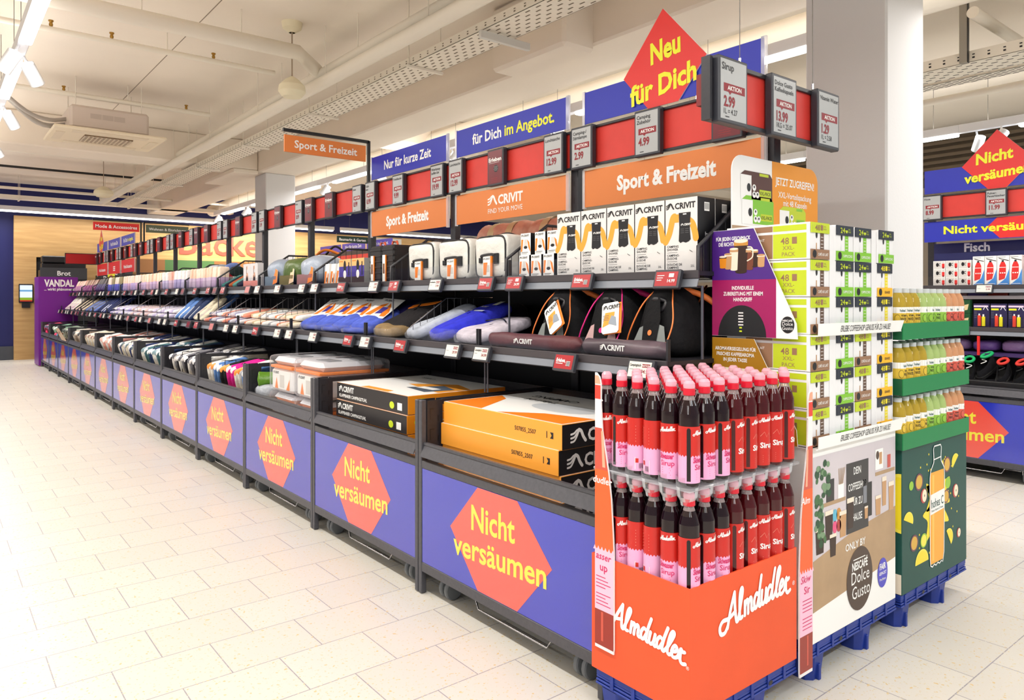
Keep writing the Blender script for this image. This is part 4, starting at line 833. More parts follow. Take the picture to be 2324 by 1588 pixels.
# ---- lower shelf, second and third bay
def packed(nm, w_, d, h, seed, mm, loc, rot, label, film=True, cardf=None, group=None, e=.5, amp=.012):
    t = thing(nm, label, 'pack', loc, AIS, group); t.rotation_euler = (rot[0], rot[1], AIS + rot[2]); part(soft(w_, d, h, seed, mm, e, amp), 'garment', t)
    if loc[2] > 1: rest(t, 1.2)
    if film: part(soft(w_ * .97, d * .5, h * .8, seed + 1, FILM, e, amp), 'film', t).location = (0, -d * .27, .004)
    if cardf: m = MB(); cardf(m); part(m, 'card', t)
    return t
def fl_card(m):
    F = Fr((0, -.02, .088), (1, 0, 0), (0, 1, .22)); m.slab(F, [(-.13, -.02), (.13, -.02), (.13, .2), (-.13, .2)], .002, WHITE); m.poly(F, [(-.12, 0), (-.05, 0), (.0, .12), (.0, .15), (-.06, .12)], C_OR, .0006); m.poly(F, [(.06, 0), (.12, 0), (.12, .05), (.06, .12), (.02, .15)], C_OR, .0006); m.poly(F, [(-.02, .02), (.05, .03), (.06, .1), (-.01, .1)], C_PUR, .0009); crivit(m, F, -.08, .165, .018, BLACK)
FLB = fab('fleece_blue', (84, 104, 206)); JG = fab('jacket_grey', (186, 194, 208)); JB = fab('jacket_blue', (52, 58, 206)); JP = fab('jacket_pale', (214, 206, 218)); JK = fab('jacket_black', (34, 32, 34)); TAN = fab('camel_sand', (150, 126, 88))
for i in range(4): packed('fleece_pack', .27, .36, .085, 80 + i, FLB, bay_loc(2, .58 + .01 * i, 1.225 + .012 * (i % 2), .2 + i * .27), (.38, .04 * (i - 1.5), .1), 'blue fleece pack with white and orange card, %s from the far end' % ORD[i], cardf=fl_card, group='blue fleece packs')
for i in range(3): packed('fleece_pack', .3, .34, .05, 86 + i, FLB, bay_loc(2, .56, 1.2, .3 + i * .33), (0, 0, .05), 'blue fleece pack without card lying flat in front, %s from the far end' % ORD[i], group='flat blue fleece packs')
packed('jacket_pack', .34, .5, .09, 90, JK, bay_loc(1, .66, 1.22, .2), (.42, 0, .1), 'black jacket pack with an orange edge at the far side of its bay', film=False, cardf=lambda m: m.slab(Fr((.0, .05, .095), (1, .3, 0), (0, 1, 0)), [(-.1, 0), (.1, .02), (.12, .06), (-.1, .05)], .004, C_OR))
packed('jacket_pack', .3, .22, .08, 91, TAN, bay_loc(1, .48, 1.2, .22), (.1, 0, 0), 'sand coloured pack lying below the black jacket')
packed('jacket_pack', .27, .46, .08, 92, JG, bay_loc(1, .62, 1.22, .56), (.38, 0, -.35), 'pale grey jacket pack in clear film')
def jb_card(m): F = Fr((0, 0, .092), (1, 0, 0), (0, 1, 0)); m.rect(F, -.14, .14, .04, .06, card('reflect', (190, 196, 226)), .002); m.rect(F, .05, .13, .14, .2, card('reflect2', (226, 226, 206)), .002); crivit(m, F, -.06, .1, .02, WHITE, .003)
packed('jacket_pack', .3, .5, .09, 93, JB, bay_loc(1, .64, 1.22, .84), (.36, 0, -.3), 'bright blue jacket pack in clear film', cardf=jb_card)
packed('jacket_pack', .32, .4, .075, 94, JP, bay_loc(1, .6, 1.22, 1.1), (.25, 0, -.2), 'pale pink and white jacket pack next to the backpacks', cardf=lambda m: m.tube([(-.15, .0, .08), (0, .06, .085), (.14, .02, .08)], .004, BLACK, 5, 5))
packed('jacket_pack', .5, .3, .2, 95, fab('indigo', (34, 28, 92)), bay_loc(2, .88, 1.2, 1.0), (.3, 0, 0), 'dark indigo bundle at the back of the lower shelf', film=False)
packed('jacket_pack', .5, .24, .2, 96, fab('black3', (26, 24, 34)), bay_loc(1, .92, 1.2, .7), (.2, 0, 0), 'black bundle at the back of the jacket shelf', film=False)
# ---- low and leaning packs on the farther lower shelves
lowc = {3: [('orange white', (244, 222, 206), (238, 130, 84)), ('cream', (236, 226, 206), (210, 190, 150)), ('white', (240, 240, 236), (216, 160, 120)), ('pale', (226, 226, 226), (160, 164, 170))], 4: [('salmon', (236, 150, 126), (240, 220, 210)), ('striped', (214, 210, 220), (90, 96, 130)), ('white', (236, 236, 240), (150, 150, 190))],
        5: [('light blue denim', (96, 136, 200), (230, 236, 240)), ('dark denim', (46, 60, 96), (170, 176, 190)), ('cream', (226, 216, 190), (200, 190, 180))], 6: [('white', (240, 238, 240), (190, 180, 226)), ('lavender', (206, 196, 226), (240, 240, 240))], 7: [('white', (236, 234, 240), (186, 176, 226)), ('rose', (232, 200, 196), (240, 236, 236))],
        8: [('lavender', (196, 186, 230), (240, 240, 244)), ('white', (240, 240, 244), (186, 170, 226))], 9: [('navy', (36, 44, 84), (36, 44, 84)), ('navy', (44, 54, 104), (210, 214, 230))], 10: [('grey', (120, 118, 122), (60, 58, 64)), ('blue', (110, 130, 196), (90, 110, 180))], 11: [('black', (60, 54, 56), (196, 176, 160)), ('sand', (226, 206, 176), (60, 60, 60))], 12: [('white', (240, 232, 228), (150, 90, 130)), ('ivory', (240, 226, 210), (170, 110, 150))]}
for b, cs in lowc.items():
    lean = {5: .75, 9: .75, 10: .6, 11: .65, 12: .8}.get(b, .16); ln = .34 if lean < .3 else .36
    mes = []
    for i, (nm, c1, c2) in enumerate(cs):
        A, B = fab('lo%d%d' % (b, i), c1), fab('lp%d%d' % (b, i), c2); m = MB(); soft(.185, ln, .045, b * 11 + i, A, .4, .008, 20, 8, mfn=lambda u, v, A=A, B=B: B if (v > .5 and .52 < u < .74) else A, mb=m); mes.append(m.mesh('garment'))
    n_ = 6; k = 0
    for ly in range(2):
        for x in range(n_):
            i = (x // 2 + ly) % len(mes) if b in (5, 9) else (x + ly) % len(mes); k += 1
            o = put(mes[i], 'folded_garment', '%s folded garment, %s row, %s from the near end, %s lower shelf' % (cs[i][0], ('front', 'back')[ly], NUM(n_ - x), BAYN[b]), 'garment', bay_loc(b, .57 + ly * (.14 if lean > .3 else .06), 1.25, .13 + x * .2), group='folded garments on the lower shelf')
            o.rotation_euler = (lean + rnd.uniform(-.02, .02), rnd.uniform(-.02, .02), AIS + rnd.uniform(-.05, .03)); rest(o, 1.2 + (ly * (.04 if lean > .3 else .062)))
o = soft(.24, .2, .12, 120, fab('hat', (150, 164, 226)), .9, .01).build('sun_hat'); o.location = bay_loc(4, .9, 1.27, .6); o.rotation_euler = (.4, 0, AIS); rest(o, 1.2); tag(o, 'pale blue soft hat on the lower shelf behind wire divider', 'hat')
# ---- goods in the bins
m = MB(); W_, D_, H_ = .86, .62, .105; m.box(0, W_, 0, D_, 0, H_, C_OR2, .002); T = top(H_ + .0004); m.rect(T, .002, W_ - .002, .002, D_ - .002, WHITE, 0)
m.poly(T, [(0.01, .01), (.3, .01), (.12, .3), (.01, .36)], C_OR, .0004); m.poly(T, [(.42, .01), (.85, .01), (.85, .2), (.6, .14)], C_OR, .0004); m.ell(T, .55, .3, .2, .1, card('table_pic', (206, 210, 214)), .0005)
m.text(Fr((0, 0, H_ + .0004), (-1, 0, 0), (0, -1, 0)), 'CAMPING', -.3, -.5, .075, BLACK, .001, 'c', .01); m.text(Fr((0, 0, H_ + .0004), (-1, 0, 0), (0, -1, 0)), 'TABLE DE', -.3, -.4, .055, BLACK, .001, 'c', .01)
F = front(-.0004); m.text(F, '507855_2507', W_ - .23, .045, .026, BLACK, .0006, 'c', .01); m.text(F, '1', W_ - .09, .04, .04, BLACK, .0006, 'c', .01); m.poly(F, [(W_ - .07, .04), (W_ - .05, .04), (W_ - .07, .066), (W_ - .05, .066)], BLACK, .0006)
S = rside(W_ + .0004); m.rect(S, .002, D_ - .002, .002, H_ - .002, BLACK, 0); crivit(m, S, .05, .025, .055, WHITE); TB = m.mesh('carton')
for k in range(4): put(TB, 'camping_table_box', 'orange camping table carton in the nearest bin, %s' % ('bottom of the stack', 'second from the bottom', 'third from the bottom', 'topmost of the stack')[k], 'box', bay_loc(0, .1 + .008 * (k % 2), .516 + k * .1055, .065 - .006 * (k % 3)), group='camping table cartons')
m = MB(); W_, D_, H_ = .855, .66, .1; m.box(0, W_, 0, D_, 0, H_, card('chair_orange', (226, 140, 26)), .002); T = top(H_ + .0004); m.rect(T, .002, W_ - .002, .002, D_ - .002, WHITE, 0); m.poly(T, [(.3, .01), (.62, .01), (.6, .06), (.3, .06)], C_OR2, .0004); m.poly(T, [(.36, .3), (.6, .5), (.84, .42), (.84, .2), (.62, .24)], C_OR2, .0004); m.poly(T, [(.5, .2), (.76, .16), (.8, .34), (.6, .4)], card('slate', (84, 96, 112)), .0008); m.rect(T, .54, .72, .24, .3, WHITE, .001); m.text(Fr((0, 0, H_ + .0004), (-1, 0, 0), (0, -1, 0)), 'CHAIR', -.2, -.56, .05, TXT, .001, 'c', .0)
F = front(-.0004); m.rect(F, .001, W_ - .001, .001, H_ - .001, mat('chair_black', (40, 36, 38), .45), 0); crivit(m, F, .03, .05, .034, WHITE); m.text(F, 'KLAPPBARER CAMPINGSTUHL', .035, .016, .027, WHITE, .0008, 'l', .02, w=.36); m.ell(F, W_ - .17, .035, .026, .02, card('lime', (206, 226, 40)), .0006); m.rect(F, W_ - .11, W_ - .06, .015, .055, WHITE, .0006)
S = rside(W_ + .0004); m.text(Fr((W_ + .0004, D_, H_), (0, -1, 0), (0, 0, -1)), 'CAMPINGSTUHL', .24, .04, .055, card('pale_tan', (236, 206, 150)), .0008, 'c', .01, w=.4); m.ell(S, .09, .06, .045, .022, MATS['card_lime'], .0006); m.text(S, 'ROS', .09, .05, .026, BLACK, .001, 'c', .01); CBX = m.mesh('carton')
for k in range(4): put(CBX, 'camping_chair_box', 'black and white camping chair carton in the second bin, %s' % ('bottom of the stack', 'second from the bottom', 'third from the bottom', 'topmost of the stack')[k], 'box', bay_loc(1, .1 + .006 * (k % 2), .516 + k * .1035, .13), group='camping chair cartons')
CASEM = mat('case_white', (240, 240, 242), .4); CLID = mat('case_lid', (206, 207, 213), .35)
def case():
    t = thing('tool_case', 'case', 'case', (0, 0, 0), AIS, 'clear filmed cases'); m = MB(); m.box(-.19, .19, 0, .5, 0, .165, CASEM, .02); F = front(-.0006); m.rect(F, -.16, .16, .02, .15, WHITE, 0); crivit(m, F, -.15, .125, .018, TXT); m.poly(F, [(-.12, .02), (-.06, .02), (-.09, .1)], C_OR, .0006); m.rect(F, -.03, .05, .03, .12, C_GR, .0006); m.poly(F, [(.09, .02), (.15, .02), (.15, .1)], C_OR, .0006); part(m, 'tub', t)
    m = MB(); m.box(-.195, .195, -.005, .505, .165, .185, C_OR, .004); part(m, 'orange_rim', t, 'orange rim'); m = MB(); m.box(-.185, .185, .01, .49, .185, .245, CLID, .03); m.box(-.1, .1, .1, .2, .243, .25, mat('lid_grip', (110, 112, 118), .4), .003); m.box(.0, .15, .3, .4, .243, .25, MATS['lid_grip'], .003); part(m, 'lid', t)
    part(soft(.41, .54, .262, 131, FILM, .12, .006, 28, 14, e2=.15), 'film', t).location = (0, .25, -.002); return t
cs = case(); cs.location = bay_loc(2, .09, .78, .52); cs['label'] = 'filmed white case with orange rim on top, farther of two in the third bin'
dup(cs, 'filmed white case with orange rim on top, nearer of two in the third bin', bay_loc(2, .09, .78, .98), AIS); dup(cs, 'filmed white case under the farther one in the third bin', bay_loc(2, .09, .518, .52), AIS); dup(cs, 'filmed white case under the nearer one in the third bin', bay_loc(2, .09, .518, .98), AIS)
roll(.055, .3, 140, mat('green_foil', (84, 132, 20), .3, bump=(20, .4)), None, 'green_roll', 'green foil roll lying at the far end of the third bin', bay_loc(2, .2, .78, .17), AIS + PI / 2 - .4)
packed('sock_pack', .22, .3, .1, 141, fab('grey_sock', (170, 176, 184)), bay_loc(2, .2, .7, .17), (0, 0, .1), 'grey pack under the green roll in the third bin', group=None)
m = MB(); m.box(.03, .3, .06, .6, .516, .7, card('kraft', (150, 122, 84)), .004); tag(m.build('stock_carton', loc=bay_loc(2), rz=AIS), 'brown carton below the green roll in the third bin', 'box')
binc = {3: [('white and orange', (240, 236, 230), (240, 140, 50)), ('blue and white', (90, 130, 190), (236, 236, 236)), ('black', (36, 36, 40), (240, 150, 60)), ('magenta', (226, 40, 150), (240, 230, 236))], 4: [('black', (44, 42, 50), (226, 226, 230)), ('white', (236, 234, 232), (90, 90, 100)), ('grey', (130, 130, 138), (210, 206, 206))],
        5: [('white', (240, 238, 234), (120, 150, 160)), ('teal', (80, 120, 130), (230, 236, 236)), ('navy', (52, 70, 110), (220, 226, 230))], 6: [('white', (244, 240, 236), (206, 196, 190)), ('navy', (60, 70, 120), (236, 236, 240)), ('cream', (240, 230, 212), (90, 110, 120))], 7: [('white', (246, 242, 240), (226, 170, 160)), ('rose', (226, 160, 150), (246, 240, 236))],
        8: [('cream', (240, 226, 206), (150, 120, 110)), ('white', (246, 240, 236), (206, 190, 180))], 9: [('pale', (206, 196, 186), (60, 60, 64)), ('taupe', (150, 132, 120), (226, 216, 206))], 10: [('green grey', (150, 166, 150), (60, 66, 60)), ('white', (230, 232, 226), (80, 90, 84))], 11: [('black', (50, 48, 54), (160, 176, 160)), ('mint', (150, 196, 170), (230, 236, 230))], 12: [('pink', (236, 80, 120), (60, 50, 60)), ('dark', (56, 50, 60), (120, 140, 180))]}
for b, cc in binc.items():
    mes = []
    for i, (nm, c1, c2) in enumerate(cc):
        A, B = fab('bi%d%d' % (b, i), c1), mat('bc%d%d' % (b, i), c2, .4); m = MB(); soft(.05, .3, .25, b * 13 + i, A, .35, .008, 20, 10, mfn=lambda u, v, A=A, B=B: B if (.62 < v < .9 and .6 < u < .86) else A, mb=m); mes.append(m.mesh('garment'))
    m = MB(); m.box(.04, L - .05, .05, .82, .516, .69, card('tray_kraft', (176, 160, 136))); o = tag(m.build('stock_carton', loc=bay_loc(b), rz=AIS), 'brown tray carton under the packs in the %s bin' % BAYN[b], 'box')
    n_ = 11 if b < 8 else 8
    for k in range(n_):
        i = (k // 2) % len(mes) if b % 2 else k % len(mes)
        for ly in range(2 if b in (4, 5, 6, 7) else 1):
            o = put(mes[i], 'garment_pack', '%s garment pack leaning in the %s bin, %s from the near end%s' % (cc[i][0], BAYN[b], ORD[n_ - 1 - k], ', back row' if ly else ''), 'pack', bay_loc(b, .235 + ly * .37, .6, .085 + k * (.92 / (n_ - 1))), group='garment packs in the bins')
            o.rotation_euler = (.3, .75 + rnd.uniform(-.05, .05), AIS + rnd.uniform(-.05, .05)); rest(o, .69 + .03 * ly + rnd.uniform(0, .02))
m = MB(); m.slab(Fr((0, 0, 0), (1, 0, 0), (0, -.45, .9)), [(0, 0), (.55, .05), (.5, .3), (.05, .26)], .006, card('kraft2', (206, 176, 146))); m.slab(Fr((.1, -.03, .12), (1, 0, .1), (0, -.9, .5)), [(0, 0), (.4, .02), (.38, .1), (0, .08)], .005, card('kraft3', (160, 110, 80))); o = tag(m.build('loose_carton', loc=bay_loc(10, .02, .66, .5), rz=AIS), 'torn brown carton flap hanging over the bin front', 'carton')
for i, (b, x, c) in enumerate(((12, .4, (240, 60, 110)), (11, .5, (236, 80, 120)), (11, .8, (90, 170, 220)))):
    o = soft(.16, .12, .1, 150 + i, fab('ball%d' % i, c), .8, .01, 16, 10).build('bright_pouch'); o.location = bay_loc(b, .1, .69, x); o.rotation_euler = (0, 0, AIS); tag(o, '%s pouch on top of the goods in the %s bin' % (('bright pink', 'coral pink', 'sky blue')[i], BAYN[b]), 'pouch')
for b, xs in ((4, (.5,)), (5, (.62, )), (6, (.75,)), (7, (.6, )), (3, (.55,))):
    for x in xs:
        m = MB()
        for k in range(6): m.tube([(0, .05 + k * .09, .69), (0, .05 + k * .09, .92)], .003, BLACK, 4)
        for z in (.76, .84, .92): m.tube([(0, .05, z), (0, .5, z)], .003, BLACK, 4)
        tag(m.build('wire_divider', loc=bay_loc(b, .03, .0, x), rz=AIS), 'black wire grid standing among the packs in the %s bin' % BAYN[b], 'divider', 'black wire grids in the bins')
o = soft(.6, .3, .26, 160, fab('rust_brown', (60, 34, 30)), .8, .03).build('dark_bundle'); o.location = bay_loc(3, .98 - .3, .62, .7); o.rotation_euler = (0, 0, AIS); tag(o, 'dark brown bundle deep under the lower shelf behind the fourth bin', 'bundle')
# ================================================================== the three pallet displays across the shelf end
PBL = mat('pallet_blue', (26, 52, 140), .45, noise=(20, .12)); NV = mat('pallet_dark', (16, 30, 84), .5)
def pallet(x0, x1, y0, y1, label):
    t = thing('plastic_pallet', label, 'pallet', (x0, y0, 0), 0, 'blue plastic pallets'); W_, D_ = x1 - x0, y1 - y0
    m = MB(); m.box(0, W_, 0, D_, .128, .152, PBL, .003)
    for k in range(3): m.box(-.003 + k * .002, W_ + .003 - k * .002, -.003 + k * .002, D_, .098 + k * .011, .106 + k * .011, PBL, .002)
    m.box(.01, W_ - .01, .01, D_, .095, .13, NV)
    for k in range(6): m.box(.03 + k * W_ / 6.2, .045 + k * W_ / 6.2, -.004, 0, .1, .15, PBL)
    m.ell(front(-.0045), W_ * .3, .118, .012, .008, BLACK); m.ell(front(-.0045), W_ * .72, .118, .012, .008, BLACK)
    for k in range(4): m.box(-.004, 0, .03 + k * D_ / 4.2, .045 + k * D_ / 4.2, .1, .15, PBL)
    part(m, 'deck', t)
    for fx in (.09, .64):
        for fy in (.16, .84):
            m = MB(); cx, cy = fx * W_, fy * D_; a, b = .062, .05


            A = [(cx + a * sgn(math.cos(PI / 8 + q * PI / 4), .7), cy + a * sgn(math.sin(PI / 8 + q * PI / 4), .7)) for q in range(8)]; B = [(cx + (x - cx) * b / a, cy + (y - cy) * b / a) for x, y in A]
            m.add([(x, y, .098) for x, y in A] + [(x, y, 0) for x, y in B], [(q, (q + 1) % 8, 8 + (q + 1) % 8, 8 + q) for q in range(8)] + [tuple(range(8, 16))], PBL); m.box(cx - .008, cx + .008, cy - b - .012, cy - b + .004, 0, .06, PBL, .002); part(m, 'foot', t)
    return t
pallet(1.838, 2.452, 1.412, 1.815, 'blue plastic pallet under the orange syrup carton')
pallet(2.585, 3.28, 1.424, 1.82, 'blue plastic pallet under the coffee display')
pallet(3.31, 4.03, 1.414, 1.82, 'blue plastic pallet under the green juice display')
# ---- hand lettering
ALM = [[(-.02, .1), (-.2, -.06), (-.42, .0), (-.46, .22), (-.28, .36), (.05, .3), (.42, .38)], [(-.05, .02), (.14, .5), (.4, 1.02)], [(.4, 1.02), (.4, .5), (.46, .04), (.56, .02)],
       [(.54, .02), (.66, .3), (.84, .86), (.78, 1.0), (.68, .76), (.65, .14), (.7, .02), (.8, .03)], [(.92, .48), (.91, .02)], [(.91, .28), (1.02, .48), (1.1, .4), (1.1, .02)], [(1.1, .28), (1.22, .48), (1.3, .4), (1.3, .1), (1.38, .02), (1.46, .08)],
       [(1.7, .42), (1.58, .5), (1.46, .3), (1.5, .04), (1.62, .06), (1.72, .3)], [(1.86, 1.02), (1.76, .5), (1.74, .1), (1.82, .0), (1.9, .1)], [(1.92, .48), (1.9, .14), (2.0, .0), (2.12, .14), (2.16, .48)], [(2.16, .48), (2.14, .1), (2.22, .0), (2.3, .1)],
       [(2.52, .42), (2.4, .5), (2.28, .3), (2.32, .04), (2.44, .06), (2.54, .3)], [(2.68, 1.02), (2.58, .5), (2.56, .1), (2.64, .0), (2.72, .1)], [(2.7, .06), (2.82, .3), (3.0, .86), (2.94, 1.0), (2.84, .76), (2.82, .16), (2.92, .0), (3.04, .1)],
       [(3.02, .2), (3.2, .28), (3.24, .44), (3.14, .5), (3.04, .3), (3.08, .04), (3.22, .02), (3.34, .12)], [(3.34, .1), (3.42, .5), (3.5, .42), (3.6, .46)], [(3.42, .46), (3.46, .1), (3.58, -.04), (3.74, .02)]]
def almdudler(mb, F, u, v, s, ang, m, curve=0.0, wd=.15, d=.001):
    for q_, st in enumerate(ALM):
        P = []
        for x, y in st:
            x += .04 if q_ > 3 else 0
            a = ang + curve * (x - 1.6); xx = x + y * .12
            cx = 1.6 + (math.sin(a) - math.sin(ang)) / curve if curve else x * math.cos(ang); cy = -(math.cos(a) - math.cos(ang)) / curve if curve else x * math.sin(ang)
            if curve: P.append((u + s * (cx - y * math.sin(a) + y * .12 * math.cos(a)), v + s * (cy + y * math.cos(a) + y * .12 * math.sin(a))))
            else: P.append((u + s * (xx * math.cos(ang) - y * math.sin(ang)), v + s * (xx * math.sin(ang) + y * math.cos(ang))))
        mb.stroke(F, P, s * wd, m, d, 5)
class Cyl:
    def __init__(s, R, a0): s.R = R; s.a0 = a0
    def p(s, a, b, d=0.0): t = s.a0 + a / s.R; r = s.R + d; return Vector((r * math.cos(t), r * math.sin(t), b))
# ---- syrup
KO = mat('carton_orange', (228, 84, 40), .55, noise=(6, .03)); LR = mat('label_red', (196, 36, 28), .35); LP = mat('label_pink', (232, 168, 208), .35); SYR = mat('dark_syrup', (24, 5, 12), .08, spec=.4, coat=.15); SYR2 = mat('red_syrup', (66, 8, 14), .08, spec=.4, coat=.15)
CAPR = mat('cap_red', (208, 24, 48), .3); CAPC = clear('cap_dome', (255, 196, 214), .62, .08, .15); NECK = clear('clear_neck', (226, 206, 206), .3, .04, .2); MAG = mat('script_magenta', (206, 30, 100), .4)
def bottle_meshes(kind):
    R = .0342; liq = {'ski': SYR, 'red': SYR2, 'alp': mat('pale_syrup', (150, 130, 40), .08, coat=.5)}[kind]
    b = MB(); b.lathe([(0, .002), (.03, .002), (R - .001, .008), (R - .001, .215), (.033, .228), (.026, .254), (.0185, .27)], liq, n=20); b.lathe([(.019, .27), (.0145, .284), (.0135, .3), (0, .3)], NECK, n=16); body = b.mesh('body')
    l = MB(); n = 40; lo, hi, zz = .014, .19, (.097 if kind == 'ski' else .014); P = []
    for k in range(n): a = 2 * PI * k / n; P.append((R * math.cos(a), R * math.sin(a), zz + (.004 if k % 2 else -.002) if kind == 'ski' else zz))
    ring = lambda z: [(R * math.cos(2 * PI * k / n), R * math.sin(2 * PI * k / n), z) for k in range(n)]
    q = [(k, (k + 1) % n, n + (k + 1) % n, n + k) for k in range(n)]; l.add(P + ring(hi), q, LR, True)
    if kind == 'ski': l.add(ring(lo) + P, q, LP, True)
    C = Cyl(R + .0003, -PI / 2); almdudler(l, C, -.02, .163, .0135, .12, WHITE, 0, .17, .0004)
    if kind == 'ski': l.text(C, 'Skiwasser', .0, .078, .024, MAG, .0005, 'c', .03, .2, w=.052); l.text(C, 'Sirup', .004, .056, .024, MAG, .0005, 'c', .01)
    else: l.text(C, 'Sirup', .004, .075, .026, WHITE, .0005, 'c', .03); l.stroke(C, [(-.022, .115), (-.008, .13), (0, .112), (.01, .126), (.022, .108)], .0014, mat('zig', (226, 150, 130), .5), .0004, 1)
    for k in range(4): l.rect(C, -.014, .016 - .003 * (k % 2), .026 + k * .007, .0275 + k * .007, MAG if kind == 'ski' else mat('zig', (226, 150, 130), .5), .0004)
    C2 = Cyl(R + .0003, -PI / 2 - 1.15); l.poly(C2, [(-.006, .02), (.006, .02), (.006, .18), (.003, .185), (-.003, .185), (-.006, .18)], liq, .0005)
    C3 = Cyl(R + .0003, PI / 2 + .2); l.rect(C3, -.016, .016, .02, .06, WHITE, .0004); l.rect(C3, -.014, -.004, .042, .056, LR, .0007)
    for k in range(6): l.rect(C3, -.002 + k * .0025, -.001 + k * .0025, .023, .04, BLACK, .0007)
    for k in range(6): l.rect(C3, -.014, .014, .112 + k * .01, .114 + k * .01, mat('zig', (226, 150, 130), .5), .0004)
    c = MB(); c.lathe([(.0165, .284), (.019, .286), (.019, .304), (.019, .304), (.0165, .306), (0, .306)], CAPR, n=16); cap = c.mesh('cap')
    c = MB(); c.lathe([(.0175, .3065), (.0185, .312), (.018, .322), (.012, .33), (.01, .331), (0, .331)], CAPC, n=16); return [('body', body), ('label', l.mesh('label')), ('cap', cap), ('cap_dome', c.mesh('cap_dome'))]
BM = {}
def syrup(kind, label, loc, rz):
    if kind not in BM: BM[kind] = bottle_meshes(kind)
    t = thing('syrup_bottle', label, 'bottle', loc, rz, 'syrup bottles')
    for n_, me in BM[kind]: o = bpy.data.objects.new(n_, me); COL.objects.link(o); o.parent = t
    return t
for tier, z in ((1, .86), (0, .513)):
    for r_ in range(6):
        for c in range(8):
            if tier == 0 and r_ > 1 and c > 1: continue
            kd = 'ski' if c < 3 else 'red'
            if r_ == 0 and c < 2: rz = .2 - .25 * c
            elif c == 0: rz = (-.6, -1.4, 1.2, 2.3, -.5, -1.0)[r_ % 6]
            else: rz = rnd.choice((-.3, .1, .3, .2)) if r_ == 0 else rnd.uniform(-2, 2)
            syrup(kd, '%s syrup bottle, %s tier, %s row back, %s from carton corner' % ('pink labelled' if kd == 'ski' else 'red labelled', ('lower', 'upper')[tier], ORD[r_], ORD[c]), (1.873 + .0785 * c, 1.4405 + .0712 * r_, z), rz)
syrup('alp', 'pale yellow syrup bottle at the back of the upper tier', (2.515, 1.5, .86), .3)
t = thing('bottle_tray', 'clear moulded tray between the two tiers of syrup bottles', 'tray', (1.834, 1.408, .845)); TRAYM = clear('tray_clear', (216, 220, 226), .12, .08, .12)
m = MB(); m.box(0, .64, 0, .42, .002, .013, TRAYM, .004)
for c in range(8): m.lathe([(.034, .012), (.036, .012), (.032, -.02), (.023, -.035), (.021, -.048)], TRAYM, .039 + .0785 * c, .039, 14)
for r_ in range(1, 6): m.lathe([(.036, .012), (.032, -.02), (.023, -.035), (.021, -.048)], TRAYM, .039, .039 + .0715 * r_, 14)
part(m, 'tray', t); m = MB()
for c in range(8): m.lathe([(.0363, .014), (.0368, .045)], TRAYM, .039 + .0785 * c, .039, 14)
for r_ in range(1, 6): m.lathe([(.0363, .014), (.0368, .045)], TRAYM, .039, .039 + .0715 * r_, 14)
part(m, 'cups', t)
t = thing('syrup_carton', 'orange open carton with white script lettering, full of syrup bottles', 'carton', (1.831, 1.405, .153))
m = MB(); W_, D_, H_ = .612, .424, .4; m.box(0, W_, 0, .005, 0, H_, KO); almdudler(m, front(-.0006), .195, .25, .098, .1, WHITE, -.06, .145); m.text(front(-.0006), '®', .59, .27, .022, WHITE, .0008); part(m, 'front_wall', t)
m = MB(); m.box(0, .005, .005, D_, 0, H_, KO); almdudler(m, lside(-.0006), -.318, .18, .08, -.06, WHITE, -.03, .145); m.text(lside(-.0006), '®', -.008, .15, .016, WHITE, .0008); part(m, 'side_wall', t)
m = MB(); m.box(W_ - .005, W_, .005, D_, 0, H_, KO); part(m, 'side_wall', t); m = MB(); m.box(.005, W_ - .005, D_ - .005, D_, 0, H_, KO); m.box(.005, W_ - .005, .005, D_ - .005, 0, .004, KO); m.box(.01, W_ - .01, .01, D_ - .01, .345, .353, mat('inner_liner', (120, 110, 104), .6)); part(m, 'back_wall', t)
